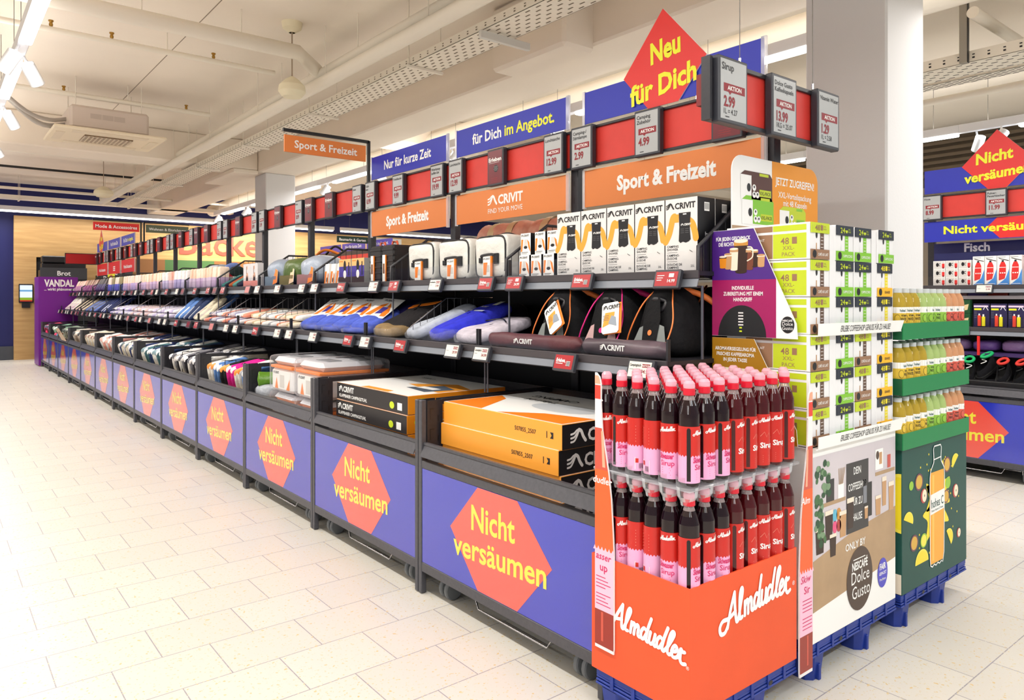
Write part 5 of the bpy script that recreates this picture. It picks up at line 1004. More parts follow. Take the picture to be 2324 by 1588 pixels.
# ---- half bottle cut-outs
PEA = mat('cut_peach', (246, 170, 140), .4); CW = mat('cut_white', (240, 236, 236), .4); CRL = mat('cut_liquid', (206, 84, 66), .3); CDK = mat('cut_dark', (150, 44, 32), .3); CO = mat('cut_orange', (238, 98, 44), .4); CP = mat('cut_pink', (246, 192, 216), .4)
def cutout(F, t, s, flip, words):
    pr = [(0, .088), (.02, .09), (.36, .09), (.42, .087), (.55, .078), (.64, .066), (.72, .05), (.79, .036), (.87, .03), (.895, .029), (.9, .034), (.905, .029), (.96, .029), (.985, .022), (1.0, .006)]
    def wid(v):
        for (a, x), (b, y) in zip(pr, pr[1:]):
            if a <= v <= b: return x + (y - x) * (v - a) / (b - a)
        return .006
    f = -1 if flip else 1; m = MB(); pts = [(0, 0)] + [(f * w_, v * s) for v, w_ in pr] + [(0, s)]
    if flip: pts = pts[::-1]
    m.slab(F, pts, .005, CW, CW)
    def band(v0, v1, mm):
        vs = sorted({v0, v1} | {a for a, _ in pr if v0 < a < v1}); P = [(0, v0 * s)] + [(f * (wid(v) - .002), v * s) for v in vs] + [(0, v1 * s)]
        m.poly(F, P[::-1] if flip else P, mm, .0006)
    band(.012, .14, CDK); band(.14, .36, CP); band(.36, .65, CO); band(.65, .8, CRL); band(.905, .955, mat('cut_cap', (226, 66, 52), .35)); band(.96, .99, PEA)
    m.poly(F, [(f * .05, .66 * s), (f * .04, .79 * s), (f * .03, .79 * s), (f * .036, .66 * s)][::(-1 if flip else 1)], PEA, .0009); m.poly(F, [(f * .04, .03 * s), (f * .03, .03 * s), (f * .03, .135 * s), (f * .04, .135 * s)][::(1 if flip else -1)], CRL, .0009)
    for i in range(6): u = f * .085 * i / 5; m.poly(F, [(u - .008, .355 * s), (u + .008, .355 * s), (u, .372 * s)], CP, .0009)
    for (s_, u, v, size, mm, sh) in words: m.text(F, s_, u, v * s, size, mm, .001, 'r' if not flip else 'l', .015, sh)
    for k in range(9): m.rect(F, min(f * .006, f * .07), max(f * .006, f * (.075 - .012 * (k % 3))), (.16 + k * .0125) * s, (.163 + k * .0125) * s, MAG, .001) if k != 4 else None
    part(m, 'printed_card', t)
t = thing('bottle_cutout', 'half bottle cardboard cut-out at the back of the carton beside the bins', 'cardboard cut-out', (1.824, 1.806, .235)); cutout(lside(0), t, .955, False, [('asser', .078, .325, .034, MAG, .2), ('up', .06, .285, .038, MAG, 0), ('dudler', .082, .6, .034, WHITE, .2)])
t = thing('bottle_cutout', 'half bottle cardboard cut-out at the front between syrup and coffee displays', 'cardboard cut-out', (2.541, 1.398, .08)); cutout(front(0), t, 1.035, True, [('Skiw', -.082, .325, .036, MAG, .2), ('Sir', -.06, .285, .038, MAG, 0), ('Alm', -.08, .6, .036, WHITE, .2)])
# ---- coffee
t = thing('coffee_display', 'white cardboard coffee display with printed base and purple side', 'display', (2.58, 1.42, .153)); W_ = .69
BRN = mat('logo_brown', (66, 44, 32), .35); TAB = mat('print_table', (176, 146, 112), .45, noise=(8, .08)); LIL = mat('print_wall', (208, 200, 206), .45, noise=(3, .06)); LEAF = mat('print_leaf', (70, 110, 70), .5); COF = mat('print_coffee', (50, 26, 16), .4); LATTE = mat('print_latte', (196, 150, 104), .4); FOAM = mat('print_foam', (240, 226, 206), .4); CHARC = mat('print_board', (52, 50, 52), .4); INDI = mat('badge_blue', (74, 70, 196), .4)
m = MB(); m.box(0, W_, 0, .39, 0, .735, WHITE, .002); F = front(-.0006); m.poly(F, [(.004, .118), (W_ - .004, .18), (W_ - .004, .7), (.004, .7)], LIL, 0); m.poly(F, [(.004, .118), (W_ - .004, .18), (W_ - .004, .4), (.34, .37), (.004, .31)], TAB, .0004)
m.rect(F, .05, .25, .5, .515, TAB, .0006); m.rect(F, .5, .68, .555, .57, TAB, .0006); m.rect(F, .255, .44, .36, .64, CHARC, .0006)
for i, s_ in enumerate(('DEIN', 'COFFEESHOP', 'FÜR ZU', 'HAUSE')): m.text(F, s_, (.345), .59 - i * .062, .042, WHITE, .001, 'c', .01, w=(.06, .15, .085, .08)[i])
m.rect(F, .4, .47, .4, .54, BLACK, .0008); m.ell(F, .41, .54, .02, .03, CHARC, .001); m.rect(F, .395, .425, .46, .53, mat('print_steel', (120, 124, 134), .3), .0011); m.rect(F, .5, .57, .58, .665, WHITE, .0008); m.ell(F, .52, .64, .014, .018, BRN, .001); m.rect(F, .535, .56, .6, .65, LATTE, .001); m.rect(F, .61, .64, .575, .63, mat('print_red', (200, 90, 80), .5), .0008)
rr = random.Random(4)
for k in range(46): a = rr.random(); m.ell(F, .02 + rr.random() * (.11 if a < .6 else .05) + (.0 if a < .8 else .02), .69 - a * .3 - rr.random() * .03, .011 + rr.random() * .008, .009 + rr.random() * .009, (LEAF, mat('print_leaf2', (120, 150, 116), .5), mat('print_leaf3', (44, 80, 54), .5))[k % 3], .0009 + k * .00002, 8, rr.random() * 3)
m.rect(F, .1, .16, .515, .6, CHARC, .0007); m.rect(F, .19, .235, .515, .57, WHITE, .0007)
for k in range(5): m.stroke(F, [(.2 + k * .006, .57), (.195 + k * .012, .63)], .004, TAB, .0008, 1)
for (u, v, w2, h2, c1) in ((.02, .33, .065, .1, COF), (.09, .37, .06, .11, COF), (.125, .3, .05, .085, COF), (.2, .36, .055, .1, LATTE), (.26, .38, .055, .12, COF), (.5, .39, .05, .08, LATTE), (.56, .42, .04, .12, LATTE), (.62, .39, .05, .12, LATTE), (.405, .395, .03, .05, LATTE)):
    m.poly(F, [(u + w2 * .1, v), (u + w2 * .9, v), (u + w2, v + h2), (u, v + h2)], c1, .0012); m.rect(F, u, u + w2, v + h2 * .86, v + h2 * 1.02, FOAM, .0014)
for k, c in enumerate(((226, 80, 130), (170, 50, 50), (90, 180, 210), (200, 140, 60))): m.ell(F, .165 + .03 * (k % 2), .41 + .045 * (k // 2), .018, .024, mat('pod%d' % k, c, .4), .0012)
m.text(F, 'ONLY BY', .33, .295, .04, WHITE, .0014, 'c', .015); m.ell(F, .365, .165, .108, .128, BRN, .0016, 36); m.text(F, 'NESCAFÉ', .365, .205, .045, WHITE, .002, 'c', .03, w=.13); m.rect(F, .31, .41, .245, .249, WHITE, .002); m.text(F, 'Dolce', .37, .15, .072, WHITE, .002, 'c', .0, w=.15); m.text(F, 'Gusto', .375, .09, .072, WHITE, .002, 'c', .0, w=.15)
m.ell(F, .565, .14, .045, .062, INDI, .0016, 28); m.text(F, 'FAIR', .565, .155, .036, WHITE, .002, 'c', .03, w=.055); m.text(F, 'GEPACKT', .565, .132, .018, WHITE, .002, 'c', .02, w=.065); m.text(F, 'ProMont', .565, .108, .015, WHITE, .002, 'c', .01); part(m, 'printed_base', t)
for z0 in (.735, 1.157):
    m = MB(); m.slab(Fr((-.025, -.022, z0 - .002), (1, 0, 0), (0, -.12, 1)), [(.03, 0), (.715, 0), (.735, .046), (.022, .046)], .003, WHITE, WHITE); m.text(Fr((-.025, -.0225, z0 - .002), (1, 0, 0), (0, -.12, 1)), 'ERLEBE COFFEESHOP GENUSS FÜR ZU HAUSE!', .4, .012, .034, BLACK, .0006, 'c', .0, .15, w=.42); m.box(-.01, .7, -.02, .385, z0 - .004, z0, WHITE); part(m, 'tray_strip', t)
for (a, b) in ((.133, .176), (.478, .518), (.665, .672)):
    for z0, z1 in ((.741, 1.15), (1.163, 1.575)): m = MB(); m.box(a, b, .004, .38, z0, z1, CARTON); part(m, 'divider', t)
m = MB(); PU = mat('side_purple', (74, 30, 130), .4); MG = mat('side_magenta', (160, 14, 92), .4); GD_ = mat('side_gold', (166, 118, 16), .4); F = lside(-.034, .01)
m.slab(F, [(-.41, 1.142), (-.03, 1.142), (-.035, 1.2), (-.215, 1.573), (-.41, 1.573)], .004, WHITE, WHITE); m.poly(F, [(-.41, 1.37), (-.118, 1.37), (-.216, 1.572), (-.41, 1.572)], PU, .0006); m.rect(F, -.41, -.118, 1.143, 1.37, MG, .0005)
for i, s_ in enumerate(('FÜR JEDEN GESCHMACK', 'DIE RICHTIGE SORTE')): m.text(F, s_, -.31, 1.53 - i * .022, .021, WHITE, .001, 'c', .02, w=(.16, .135)[i])
for i, s_ in enumerate(('INDIVIDUELLE', 'ZUBEREITUNG MIT EINEM', 'HANDGRIFF')): m.text(F, s_, -.265, 1.33 - i * .023, .021, WHITE, .001, 'c', .02, w=(.1, .18, .085)[i])
m.ell(F, -.27, 1.143, .11, .125, BLACK, .001, 24, 0, 0, PI)
for k in range(5): m.rect(F, -.285, -.262, 1.235 - k * .012, 1.24 - k * .012, CW, .0014)
for k in range(2): m.rect(F, -.28, -.268, 1.175 - k * .014, 1.181 - k * .014, MATS['card_lime'], .0014)
for (u, v, w2, h2, c1, c2) in ((-.375, 1.42, .035, .045, MATS['card_chair_orange'], COF), (-.35, 1.415, .035, .06, LATTE, FOAM), (-.325, 1.41, .04, .085, FOAM, LATTE), (-.25, 1.41, .035, .08, mat('print_mocha', (116, 60, 40), .4), LATTE), (-.225, 1.42, .03, .065, COF, LATTE), (-.2, 1.42, .035, .045, LATTE, FOAM), (-.305, 1.4, .065, .125, COF, mat('crema', (196, 140, 60), .4))):
    m.poly(F, [(u + w2 * .1, v), (u + w2 * .9, v), (u + w2, v + h2), (u, v + h2)], c1, .0012 + .0001 * abs(u)); m.rect(F, u, u + w2, v + h2 * .85, v + h2, c2, .0016); m.ell(F, u + w2 / 2, v + h2, w2 / 2, w2 * .12, FOAM if c2 is not FOAM else LATTE, .0018, 14); m.ell(F, u + w2 / 2, v + .001, w2 * .4, w2 * .1, c1, .0017, 14)
m.stroke(F, [(-.242, 1.5), (-.222, 1.495), (-.22, 1.46), (-.243, 1.445)], .005, FOAM, .0016, 4)
m.ell(F, -.07, 1.195, .028, .032, BLACK, .0012, 24); m.text(F, 'NESCAFÉ', -.07, 1.207, .011, WHITE, .0016, 'c', .02, w=.04); m.text(F, 'Dolce', -.07, 1.192, .019, WHITE, .0016, 'c', .0, w=.044); m.text(F, 'Gusto', -.07, 1.176, .019, WHITE, .0016, 'c', .0, w=.044)
m.slab(F, [(-.41, .74), (-.03, .74), (-.035, .8), (-.215, 1.135), (-.41, 1.135)], .004, GD_, WHITE)
for i, s_ in enumerate(('AROMAVERSIEGELUNG FÜR', 'FRISCHES KAFFEEAROMA', 'IN JEDER TASSE')): m.text(F, s_, -.3, 1.085 - i * .022, .02, WHITE, .001, 'c', .02, w=(.19, .175, .11)[i])
m.poly(F, [(-.35, .93), (-.23, .93), (-.21, 1.01), (-.37, 1.01)], mat('capsule_gold', (236, 206, 110), .4), .0008); m.rect(F, -.375, -.205, 1.005, 1.015, FOAM, .001); part(m, 'side_panel', t, 'purple, magenta and gold printed side panel')
m = MB(); F = front(.376, .04, 1.567); r_ = .07; P = [(0, 0), (.69, 0), (.69, .335 - r_)] + [(.69 - r_ + r_ * math.cos(a), .335 - r_ + r_ * math.sin(a)) for a in [k * PI / 12 for k in range(1, 6)]] + [(.69 - r_, .335), (r_, .335)] + [(r_ - r_ * math.sin(a), .335 - r_ + r_ * math.cos(a)) for a in [k * PI / 12 for k in range(1, 6)]] + [(0, .335 - r_)]
m.slab(F, P, .005, WHITE, WHITE); OG = mat('header_amber', (236, 150, 24), .45); Q = [(.3, 0), (.69, 0), (.69, .335 - r_)] + P[3:8] + [(.69 - r_, .335), (.3, .335)]; m.poly(F, Q, OG, .0006); m.rect(F, .0, .68, 0, .035, TAB, .0008)
m.text(F, 'JETZT ZUGREIFEN!', .49, .235, .048, WHITE, .0012, 'c', .02, w=.33); m.text(F, 'XXL-Vorteilspackung', .49, .18, .038, WHITE, .0012, 'c', .01, w=.28); m.text(F, 'mit 48 Kapseln', .49, .145, .038, WHITE, .0012, 'c', .01, w=.2)
LIME = mat('lime_label', (192, 210, 36), .45); BRW = mat('brown_label', (150, 112, 84), .45); NVY = mat('navy_label', (34, 42, 56), .45); GRN = mat('green_label', (130, 196, 50), .45); YLW = mat('yellow_label', (246, 186, 30), .45); DB = mat('box_brown', (82, 44, 36), .45)
for (u, v, base, acc) in ((.06, .15, DB, LIME), (.07, .045, GRN, LIME), (.36, .04, LIME, GRN)):
    w2 = .24 if u < .3 else .22; h2 = .105 if u < .3 else .085; m.rect(F, u, u + w2, v, v + h2, WHITE, .0012); m.rect(F, u + .08, u + w2, v + .004, v + h2, base, .0015); m.poly(F, [(u, v + h2), (u + w2, v + h2), (u + w2 - .02, v + h2 + .018), (u + .03, v + h2 + .018)], base, .0015); m.rect(F, u + .14, u + w2 - .03, v + h2 + .003, v + h2 + .015, acc, .0018); m.rect(F, u + .14, u + w2 - .01, v + .02, v + .05, acc, .0018); m.text(F, 'XXL-PACK', u + .185, v + .027, .022, BLACK, .0021, 'c', .01, w=.085)
    m.ell(F, u + .06, v + h2 * .5, .014, .018, BLACK, .0018)
    for k in range(3): m.ell(F, u + .1 + .025 * (k % 2), v + .025 + .03 * (k // 2), .014, .014, WHITE, .0019); m.ell(F, u + .1 + .025 * (k % 2), v + .028 + .03 * (k // 2), .005, .006, BLACK, .0022)
part(m, 'header_board', t)
def coffee_box(kind):
    m = MB(); w2, h2, d2 = .143, .139, .36; m.box(0, w2, 0, d2, 0, h2, CARTON, .0015); F = front(-.0006); tl, bl_, tx = {'cafe': (LIME, BRW, BRW), 'capp': (NVY, GRN, LIME), 'grande': (NVY, YLW, mat('bar_yellow', (236, 220, 40), .45))}[kind]
    bar = {'cafe': mat('bar_brown', (100, 76, 62), .45), 'capp': GRN, 'grande': MATS.get('bar_yellow') or YLW}[kind]
    m.rect(F, .076, .104, .036, .1, bar, 0); m.rect(F, .046, .052, .036, .062, LATTE if kind == 'cafe' else CARTON, .0002); m.ell(F, .05, .093, .007, .014, BLACK, .0003, 12)
    for k in range(4): m.rect(F, .08, .098, .045 + k * .013, .047 + k * .013, CW, .0004)
    m.box(.006, w2 - .004, -.0045, -.0012, .1, .1385, tl); m.box(.006, w2 - .004, -.0045, -.0012, .001, .038, bl_)
    F2 = front(-.005); num = '24' if kind == 'capp' else '48'; m.text(F2, num, .05, .109, .03, tx, .0004, 'c', .01, w=.036)
    m.poly(F2, [(.074, .11), (.088, .11), (.09, .13), (.072, .13)] if kind != 'capp' else [(.076, .11), (.086, .11), (.092, .121), (.07, .121)], tx, .0004); m.text(F2, 'XXL-', .094, .122, .009, tx, .0004, 'l'); m.text(F2, 'PACK', .094, .112, .009, tx, .0004, 'l')
    m.ell(F2, .028, .02, .014, .015, BLACK, .0004); m.text(F2, {'cafe': 'CAFÉ AU LAIT', 'capp': 'CAPPUCCINO', 'grande': 'GRANDE'}[kind], .09, .014, .015, WHITE if kind != 'grande' else BRN, .0004, 'c', .01, w=(.075 if kind != 'grande' else .05))
    S = lside(-.0006); c2 = LIME if kind == 'cafe' else GRN; m.rect(S, -.15, -.012, .006, .1, c2, 0); m.rect(S, -.15, -.012, .11, .132, c2, 0); m.rect(S, -.27, -.152, .006, .1, BRW, 0); m.rect(S, -.27, -.152, .11, .132, BRW, 0)
    m.text(S, '48', -.1, .06, .036, BRW, .0004, 'c', .01); m.rect(S, -.07, -.05, .06, .086, BRW, .0004); m.text(S, 'XXL-', -.085, .038, .022, BRW, .0004); m.text(S, 'PACK', -.085, .014, .022, BRW, .0004); m.text(S, 'LAIT', -.2, .075, .014, WHITE, .0004); return m.mesh('carton')
CBM = {k: coffee_box(k) for k in ('cafe', 'capp', 'grande')}
lay = {0: ['cafe'] * 6, 1: ['capp'] * 6, 2: ['cafe', 'cafe', 'cafe', 'capp', 'capp', 'capp'], 3: ['grande'] * 5 + ['capp']}
nmc = {'cafe': 'lime and brown labelled', 'capp': 'navy and green labelled', 'grande': 'navy and yellow labelled'}
for c, x in enumerate((2.567, 2.757, 2.908, 3.1)):
    for r_ in range(6):
        k = lay[c][r_]; z = (.891 if r_ < 3 else 1.313) + (r_ % 3) * .141
        put(CBM[k], 'coffee_box', '%s coffee carton, %s row up, %s stack from the syrup' % (nmc[k], ORD[r_], ORD[c]), 'box', (x, 1.424 - (.006 if c == 3 and r_ == 5 else 0), z), (0, 0, 0), 'white coffee cartons')
# ---- vitamin water
HG = mat('juice_green', (14, 74, 66), .5, noise=(5, .06)); TG = mat('tray_green', (12, 130, 72), .5); JO = mat('juice_orange', (250, 170, 30), .35); JY = mat('juice_yellow', (246, 222, 40), .4); LEM = mat('lemon', (250, 232, 80), .4); LMG = mat('lime_fruit', (150, 200, 50), .4); PAS = mat('passion_rind', (110, 50, 76), .4); PASI = mat('passion_flesh', (216, 170, 60), .4); APR = mat('apple_red', (180, 50, 50), .4); APW = mat('apple_flesh', (246, 236, 206), .4)
t = thing('juice_display', 'dark green juice display carton with printed orange bottle', 'display', (3.31, 1.41, .153)); m = MB(); W_ = .72; m.box(0, W_, 0, .4, 0, .634, HG, .002); F = Fr((0, -.0006, .012), (1, 0, 0), (0, 0, .88))
def star(cx, cy, r, n_, seed, sx=1, sy=1):
    q = random.Random(seed); return [(cx + sx * r * (1 if k % 2 else q.uniform(.45, .7)) * math.cos(k * PI / n_), cy + sy * r * (q.uniform(.8, 1.15) if k % 2 else 1) * (1 if k % 2 else .6) * math.sin(k * PI / n_)) for k in range(2 * n_)]
for q_ in (star(.36, .34, .15, 9, 3, 1, 1.5), star(.38, .42, .13, 8, 5, 1.1, 1.3)): m.poly(F, spline(q_ + [q_[0]], 4)[:-1], JY, .0002 if q_[0][0] > .5 else .0003)
for k in range(26): a = rr.uniform(0, 6.28); q = rr.uniform(.18, .3); m.ell(F, .36 + q * math.cos(a) * .9, .37 + q * math.sin(a), .005, .006, JY, .0004, 8)
for (u, v, r_, a, b) in ((.17, .52, .042, PAS, PASI), (.48, .56, .04, PAS, PASI), (.12, .22, .04, PAS, PASI), (.47, .39, .035, PAS, PASI), (.09, .515, .022, LMG, LMG), (.22, .21, .035, LMG, LEM), (.49, .46, .03, LMG, LMG)): m.ell(F, u, v, r_, r_ * 1.05, a, .0006); m.ell(F, u, v, r_ * .78, r_ * .85, b, .0008)
for (u, v, r_) in ((.22, .44, .034), (.58, .4, .034), (.62, .16, .024), (.33, .17, .03)): m.ell(F, u, v, r_, r_ * 1.1, APR, .0006); m.ell(F, u + r_ * .2, v, r_ * .7, r_ * .95, APW, .0008); m.ell(F, u + r_ * .2, v, r_ * .12, r_ * .2, BRN, .001)
for (u, v, r_, ro) in ((.06, .34, .05, .2), (.58, .56, .045, 1.3), (.5, .16, .05, -.4), (.2, .1, .07, .6)): m.ell(F, u, v, r_, r_, LEM, .0006, 16, ro - .6, 0, PI); m.ell(F, u, v, r_ * .85, r_ * .85, JY, .0008, 16, ro - .6, 0, PI)
BO = [(.285, .1), (.29, .06), (.31, .05), (.33, .06), (.35, .05), (.37, .06), (.39, .05), (.41, .06), (.425, .05), (.44, .1), (.445, .52), (.44, .555), (.41, .59), (.405, .6), (.405, .62), (.41, .665), (.4, .68), (.33, .68), (.32, .665), (.325, .62), (.325, .6), (.32, .59), (.29, .555), (.282, .52)]
m.poly(F, BO, HG, .0012); m.poly(F, [(.29, .1), (.295, .065), (.43, .065), (.438, .1), (.44, .52), (.435, .545), (.295, .545), (.287, .52)], JO, .0014); m.rect(F, .31, .33, .08, .53, mat('juice_light', (252, 196, 80), .35), .0016)
m.stroke(F, BO + [BO[0]], .007, WHITE, .002, 1); m.stroke(F, [(.323, .61), (.407, .615)], .006, WHITE, .002, 1); m.poly(F, [(.29, .325), (.44, .335), (.44, .44), (.29, .43)], WHITE, .0022); m.text(F, 'hohes C', .365, .36, .065, HG, .0026, 'c', .01, w=.135, rot=.03); m.text(F, 'Deine Vitamin C Power', .365, .34, .016, HG, .0026, 'c', 0, w=.13, rot=.03); part(m, 'printed_carton', t)
S = MB(); G = lside(-.0006); S.ell(G, -.003, .4, .1, .13, LEM, 0, 24, 0, PI / 2, 3 * PI / 2); S.ell(G, -.003, .4, .085, .115, JY, .0003, 24, 0, PI / 2, 3 * PI / 2); S.rect(G, -.1, -.003, .003, .09, FOAM, 0); part(S, 'side_pattern', t)
for i, z in enumerate((.79, 1.027, 1.268)):
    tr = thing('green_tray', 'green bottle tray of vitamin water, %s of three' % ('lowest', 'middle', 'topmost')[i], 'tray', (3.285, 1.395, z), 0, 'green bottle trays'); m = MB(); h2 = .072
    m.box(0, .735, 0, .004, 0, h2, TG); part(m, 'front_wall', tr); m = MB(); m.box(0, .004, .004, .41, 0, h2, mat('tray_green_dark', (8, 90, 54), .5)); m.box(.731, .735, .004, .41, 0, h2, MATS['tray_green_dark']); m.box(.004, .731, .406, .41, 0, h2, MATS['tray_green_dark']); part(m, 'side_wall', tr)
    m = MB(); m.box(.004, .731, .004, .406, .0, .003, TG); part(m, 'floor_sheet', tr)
WBM = {}
def water(kind):
    R = .0335; c1, c2, lb = {'yellow': ((206, 176, 60), (214, 180, 40), (226, 190, 60)), 'green': ((196, 220, 140), (170, 210, 90), (150, 200, 70)), 'red': ((236, 176, 130), (224, 110, 80), (220, 96, 80))}[kind]
    b = MB(); L1 = clear('water_%s' % kind, c1, .62, .05, .2); b.lathe([(0, .001), (.03, .001), (R, .008), (R, .15), (R * .97, .16), (.028, .18), (.019, .197), (.0155, .203)], L1, n=18); b.lathe([(0, .004), (R - .003, .008), (R - .003, .15), (.026, .178), (0, .178)], mat('water_core_%s' % kind, c1, .3), n=14)
    l = MB(); C = Cyl(R + .0004, -PI / 2); R1 = R + .0002; l.lathe([(R1, .03), (R1, .112)], mat('water_label_%s' % kind, lb, .35), n=24); l.lathe([(R1, .112), (R1, .138)], WHITE, n=24); l.text(C, 'hohes C', .004, .118, .017, mat('water_ink', (20, 90, 96), .4), .0004, 'c', .02, w=.036); l.text(C, 'VITAMIN', .006, .097, .012, BLACK, .0004, 'c', .02, w=.03); l.text(C, 'WATER', .006, .08, .018, BLACK, .0004, 'c', .02, w=.034); l.ell(C, -.024, .088, .012, .018, BLACK, .0003); l.ell(C, -.024, .088, .0105, .0165, MATS['water_label_%s' % kind], .0005)
    c = MB(); c.lathe([(.0165, .2), (.0175, .202), (.0175, .218), (.0175, .218), (.016, .2205), (0, .2205)], mat('cap_grey', (206, 212, 216), .4), n=16); return [('body', b.mesh('body')), ('label', l.mesh('label')), ('cap', c.mesh('cap'))]
for i, z in enumerate((.7935, 1.031, 1.272)):
    for r_ in range(2):
        for c in range(10):
            k = 'yellow' if c < 4 - (i == 2) - r_ % 1 else ('green' if c < 7 else 'red'); k = k if not (i == 2 and c == 3) else 'green'
            if k not in WBM: WBM[k] = water(k)
            tt = thing('water_bottle', '%s vitamin water bottle, %s tray, %s row, %s from the coffee' % ({'yellow': 'yellow', 'green': 'pale green', 'red': 'orange red'}[k], ('lowest', 'middle', 'topmost')[i], ('front', 'second')[r_], ORD[c]), 'bottle', (3.326 + c * .0722, 1.436 + r_ * .072, z), rnd.uniform(-.5, .5), 'vitamin water bottles')
            for n_, me in WBM[k]: o = bpy.data.objects.new(n_, me); COL.objects.link(o); o.parent = tt
# ================================================================== the shelf row beyond the pillar
RX, RY = 6.6, 1.73          # bin front and near end of the visible bay
def rl(y=0.0, z=0.0, x=0.0): return (RX + y, RY + L - x, z)
t = thing('shelving_bay', 'black shelving bay beyond the pillar holding fire extinguishers and glue', 'shelving', rl(), AIS)
for e in meshes(bay_parts(True)):
    if e[0] in ('upper_shelf', 'upright', 'back_panel', 'base', 'clear_front_strip', 'strip_holder', 'lower_shelf'): inst([e], t)
m = MB(); m.box(.01, L - .01, .62, 1.05, 1.45, 1.462, STEELD); m.box(.01, L - .01, .61, .62, 1.44, 1.47, mat('light_bar', (226, 220, 226), .4)); part(m, 'middle_shelf', t)
t = thing('promotion_bin', 'blue and red promotion bin beyond the pillar holding black shoes', 'bin', rl(0, 0, -.0), AIS)
inst(BP, t)
o = bpy.data.objects.new('header_board', HME); COL.objects.link(o); o.location = rl(-.18); o.rotation_euler = (0, 0, AIS); tag(o, 'red header board of the shelf row beyond the pillar', 'header board')
display('puf', ('g', ('Pulver-', 'Feuerlöscher'), '11.99', ''), 'grey price display reading 11.99 beyond the pillar', rl(.82, 2.182, .63)); display('f', ('g', ('Hose',), '8.99', ''), 'grey price display half hidden by the pillar edge', rl(.82, 2.182, .1))
def sign_at(loc, x0, x1, z0, z1, draw, label, name='promo_sign'):
    t = thing(name, label, 'sign', loc, AIS); m = MB(); m.box(x0, x1, 0, .006, z0, z1, BLUE); draw(m, front(-.0006)); part(m, 'board', t); return t
o = sign_at(rl(.86), .02, L - .0, 2.44, 2.66, lambda m, F: None, 'blue sign with red diamond beyond the pillar reading Nicht versäumen')
diamond(o, .63, 2.43, 2.655, .285, .3, [('Nicht', -.02, .02, .3, .135, .1), ('versäumen', .0, -.13, .52, .12, .1)])
def d_low(m, F):
    m.poly(F, [(.55, 2.09), (.63, 2.17), (L, 2.17), (L, 1.985), (.65, 1.985)], SRED, .0003); m.text(F, 'Nicht versäumen', .62, 2.05, .1, YEL, .001, 'c', .03, w=.86)
sign_at(rl(.855), .02, L, 1.98, 2.172, d_low, 'blue and red sign strip under the red header beyond the pillar')
m = MB(); m.box(.05, 1.2, 1.0, 1.02, 1.7, 1.97, mat('fish_navy', (22, 28, 90), .5)); m.box(.85, 1.2, .998, 1.0, 1.7, 1.97, SRED); m.text(front(1.0), 'Fisch', .42, 1.885, .11, WHITE, .002, 'c', .03); tag(m.build('back_sign', loc=rl(), rz=AIS), 'navy fish counter sign behind the fire extinguisher boxes', 'sign')
# goods
m = MB(); m.box(-.045, .045, 0, .11, 0, .255, WHITE, .002); F = front(-.0006); m.poly(F, [(-.045, 0), (.045, 0), (.045, .14), (.02, .06)], card('ext_blue', (60, 140, 220)), 0); m.poly(F, [(-.032, .04), (.012, .055), (.022, .1), (.022, .17), (.01, .2), (-.014, .2), (-.026, .17), (-.032, .1)], SRED, .0005); m.rect(F, -.03, .02, .15, .155, WHITE, .0008)
for k in range(3): m.rect(F, -.024 + k * .016, -.014 + k * .016, .1, .11, WHITE, .0008)
m.rect(F, -.01, .006, .2, .215, BLACK, .0006); m.stroke(F, [(-.03, .232), (0, .222), (.04, .21)], .006, BLACK, .0008, 2); m.rect(F, -.04, .02, .24, .243, TXT, .0005); m.rect(F, -.03, .035, .012, .016, WHITE, .0008)
S = rside(.0456)
for k in range(4): m.text(S, 'M', .03 + k * .02, .236, .014, TXT, .0006, 'c', .01)
EX = m.mesh('carton')
for k in range(4): put(EX, 'extinguisher_box', 'white fire extinguisher carton beyond the pillar, %s from the pillar' % ORD[k], 'box', rl(.62, 1.56, .56 + k * .094), group='fire extinguisher cartons')
m = MB(); m.box(-.05, .05, 0, .1, 0, .075, WHITE, .001); F = front(-.0006); m.rect(F, -.046, .02, .004, .071, card('cam_grey', (216, 214, 210)), 0); m.ell(F, -.014, .04, .012, .018, BLACK, .0004); m.stroke(F, [(-.01, .045), (.01, .05)], .005, BLACK, .0006, 1); m.stroke(F, [(-.01, .04), (.008, .03)], .005, BLACK, .0006, 1); m.rect(F, .024, .046, .012, .05, SRED, .0004); m.ell(F, .035, .012, .008, .008, INKR, .0006); m.rect(F, .026, .044, .052, .07, C_GR, .0004); KM = m.mesh('carton')
for r_ in range(3):
    for k in range(3): put(KM, 'lamp_carton', 'small white lamp carton, %s row, %s from the extinguishers' % (('bottom', 'middle', 'top')[r_], ORD[2 - k]), 'box', rl(.62, 1.5605 + r_ * .0755, .24 + k * .105), group='bike lamp cartons')
for k in range(2):
    t = thing('spray_can', 'black spray can with red cap beside the extinguishers, %s of two' % ('first', 'second')[k], 'can', rl(.66, 1.561, .98 + k * .1)); m = MB(); m.lathe([(0, 0), (.036, 0), (.036, 0), (.036, .14), (.036, .14), (.03, .15)], BLACK, n=18); m.lathe([(.0362, .02), (.0362, .08)], card('can_grey', (150, 146, 140)), n=18); part(m, 'can_body', t); m = MB(); m.lathe([(.034, .15), (.038, .152), (.038, .19), (.03, .2), (0, .2)], SRED, n=18); part(m, 'cap', t)
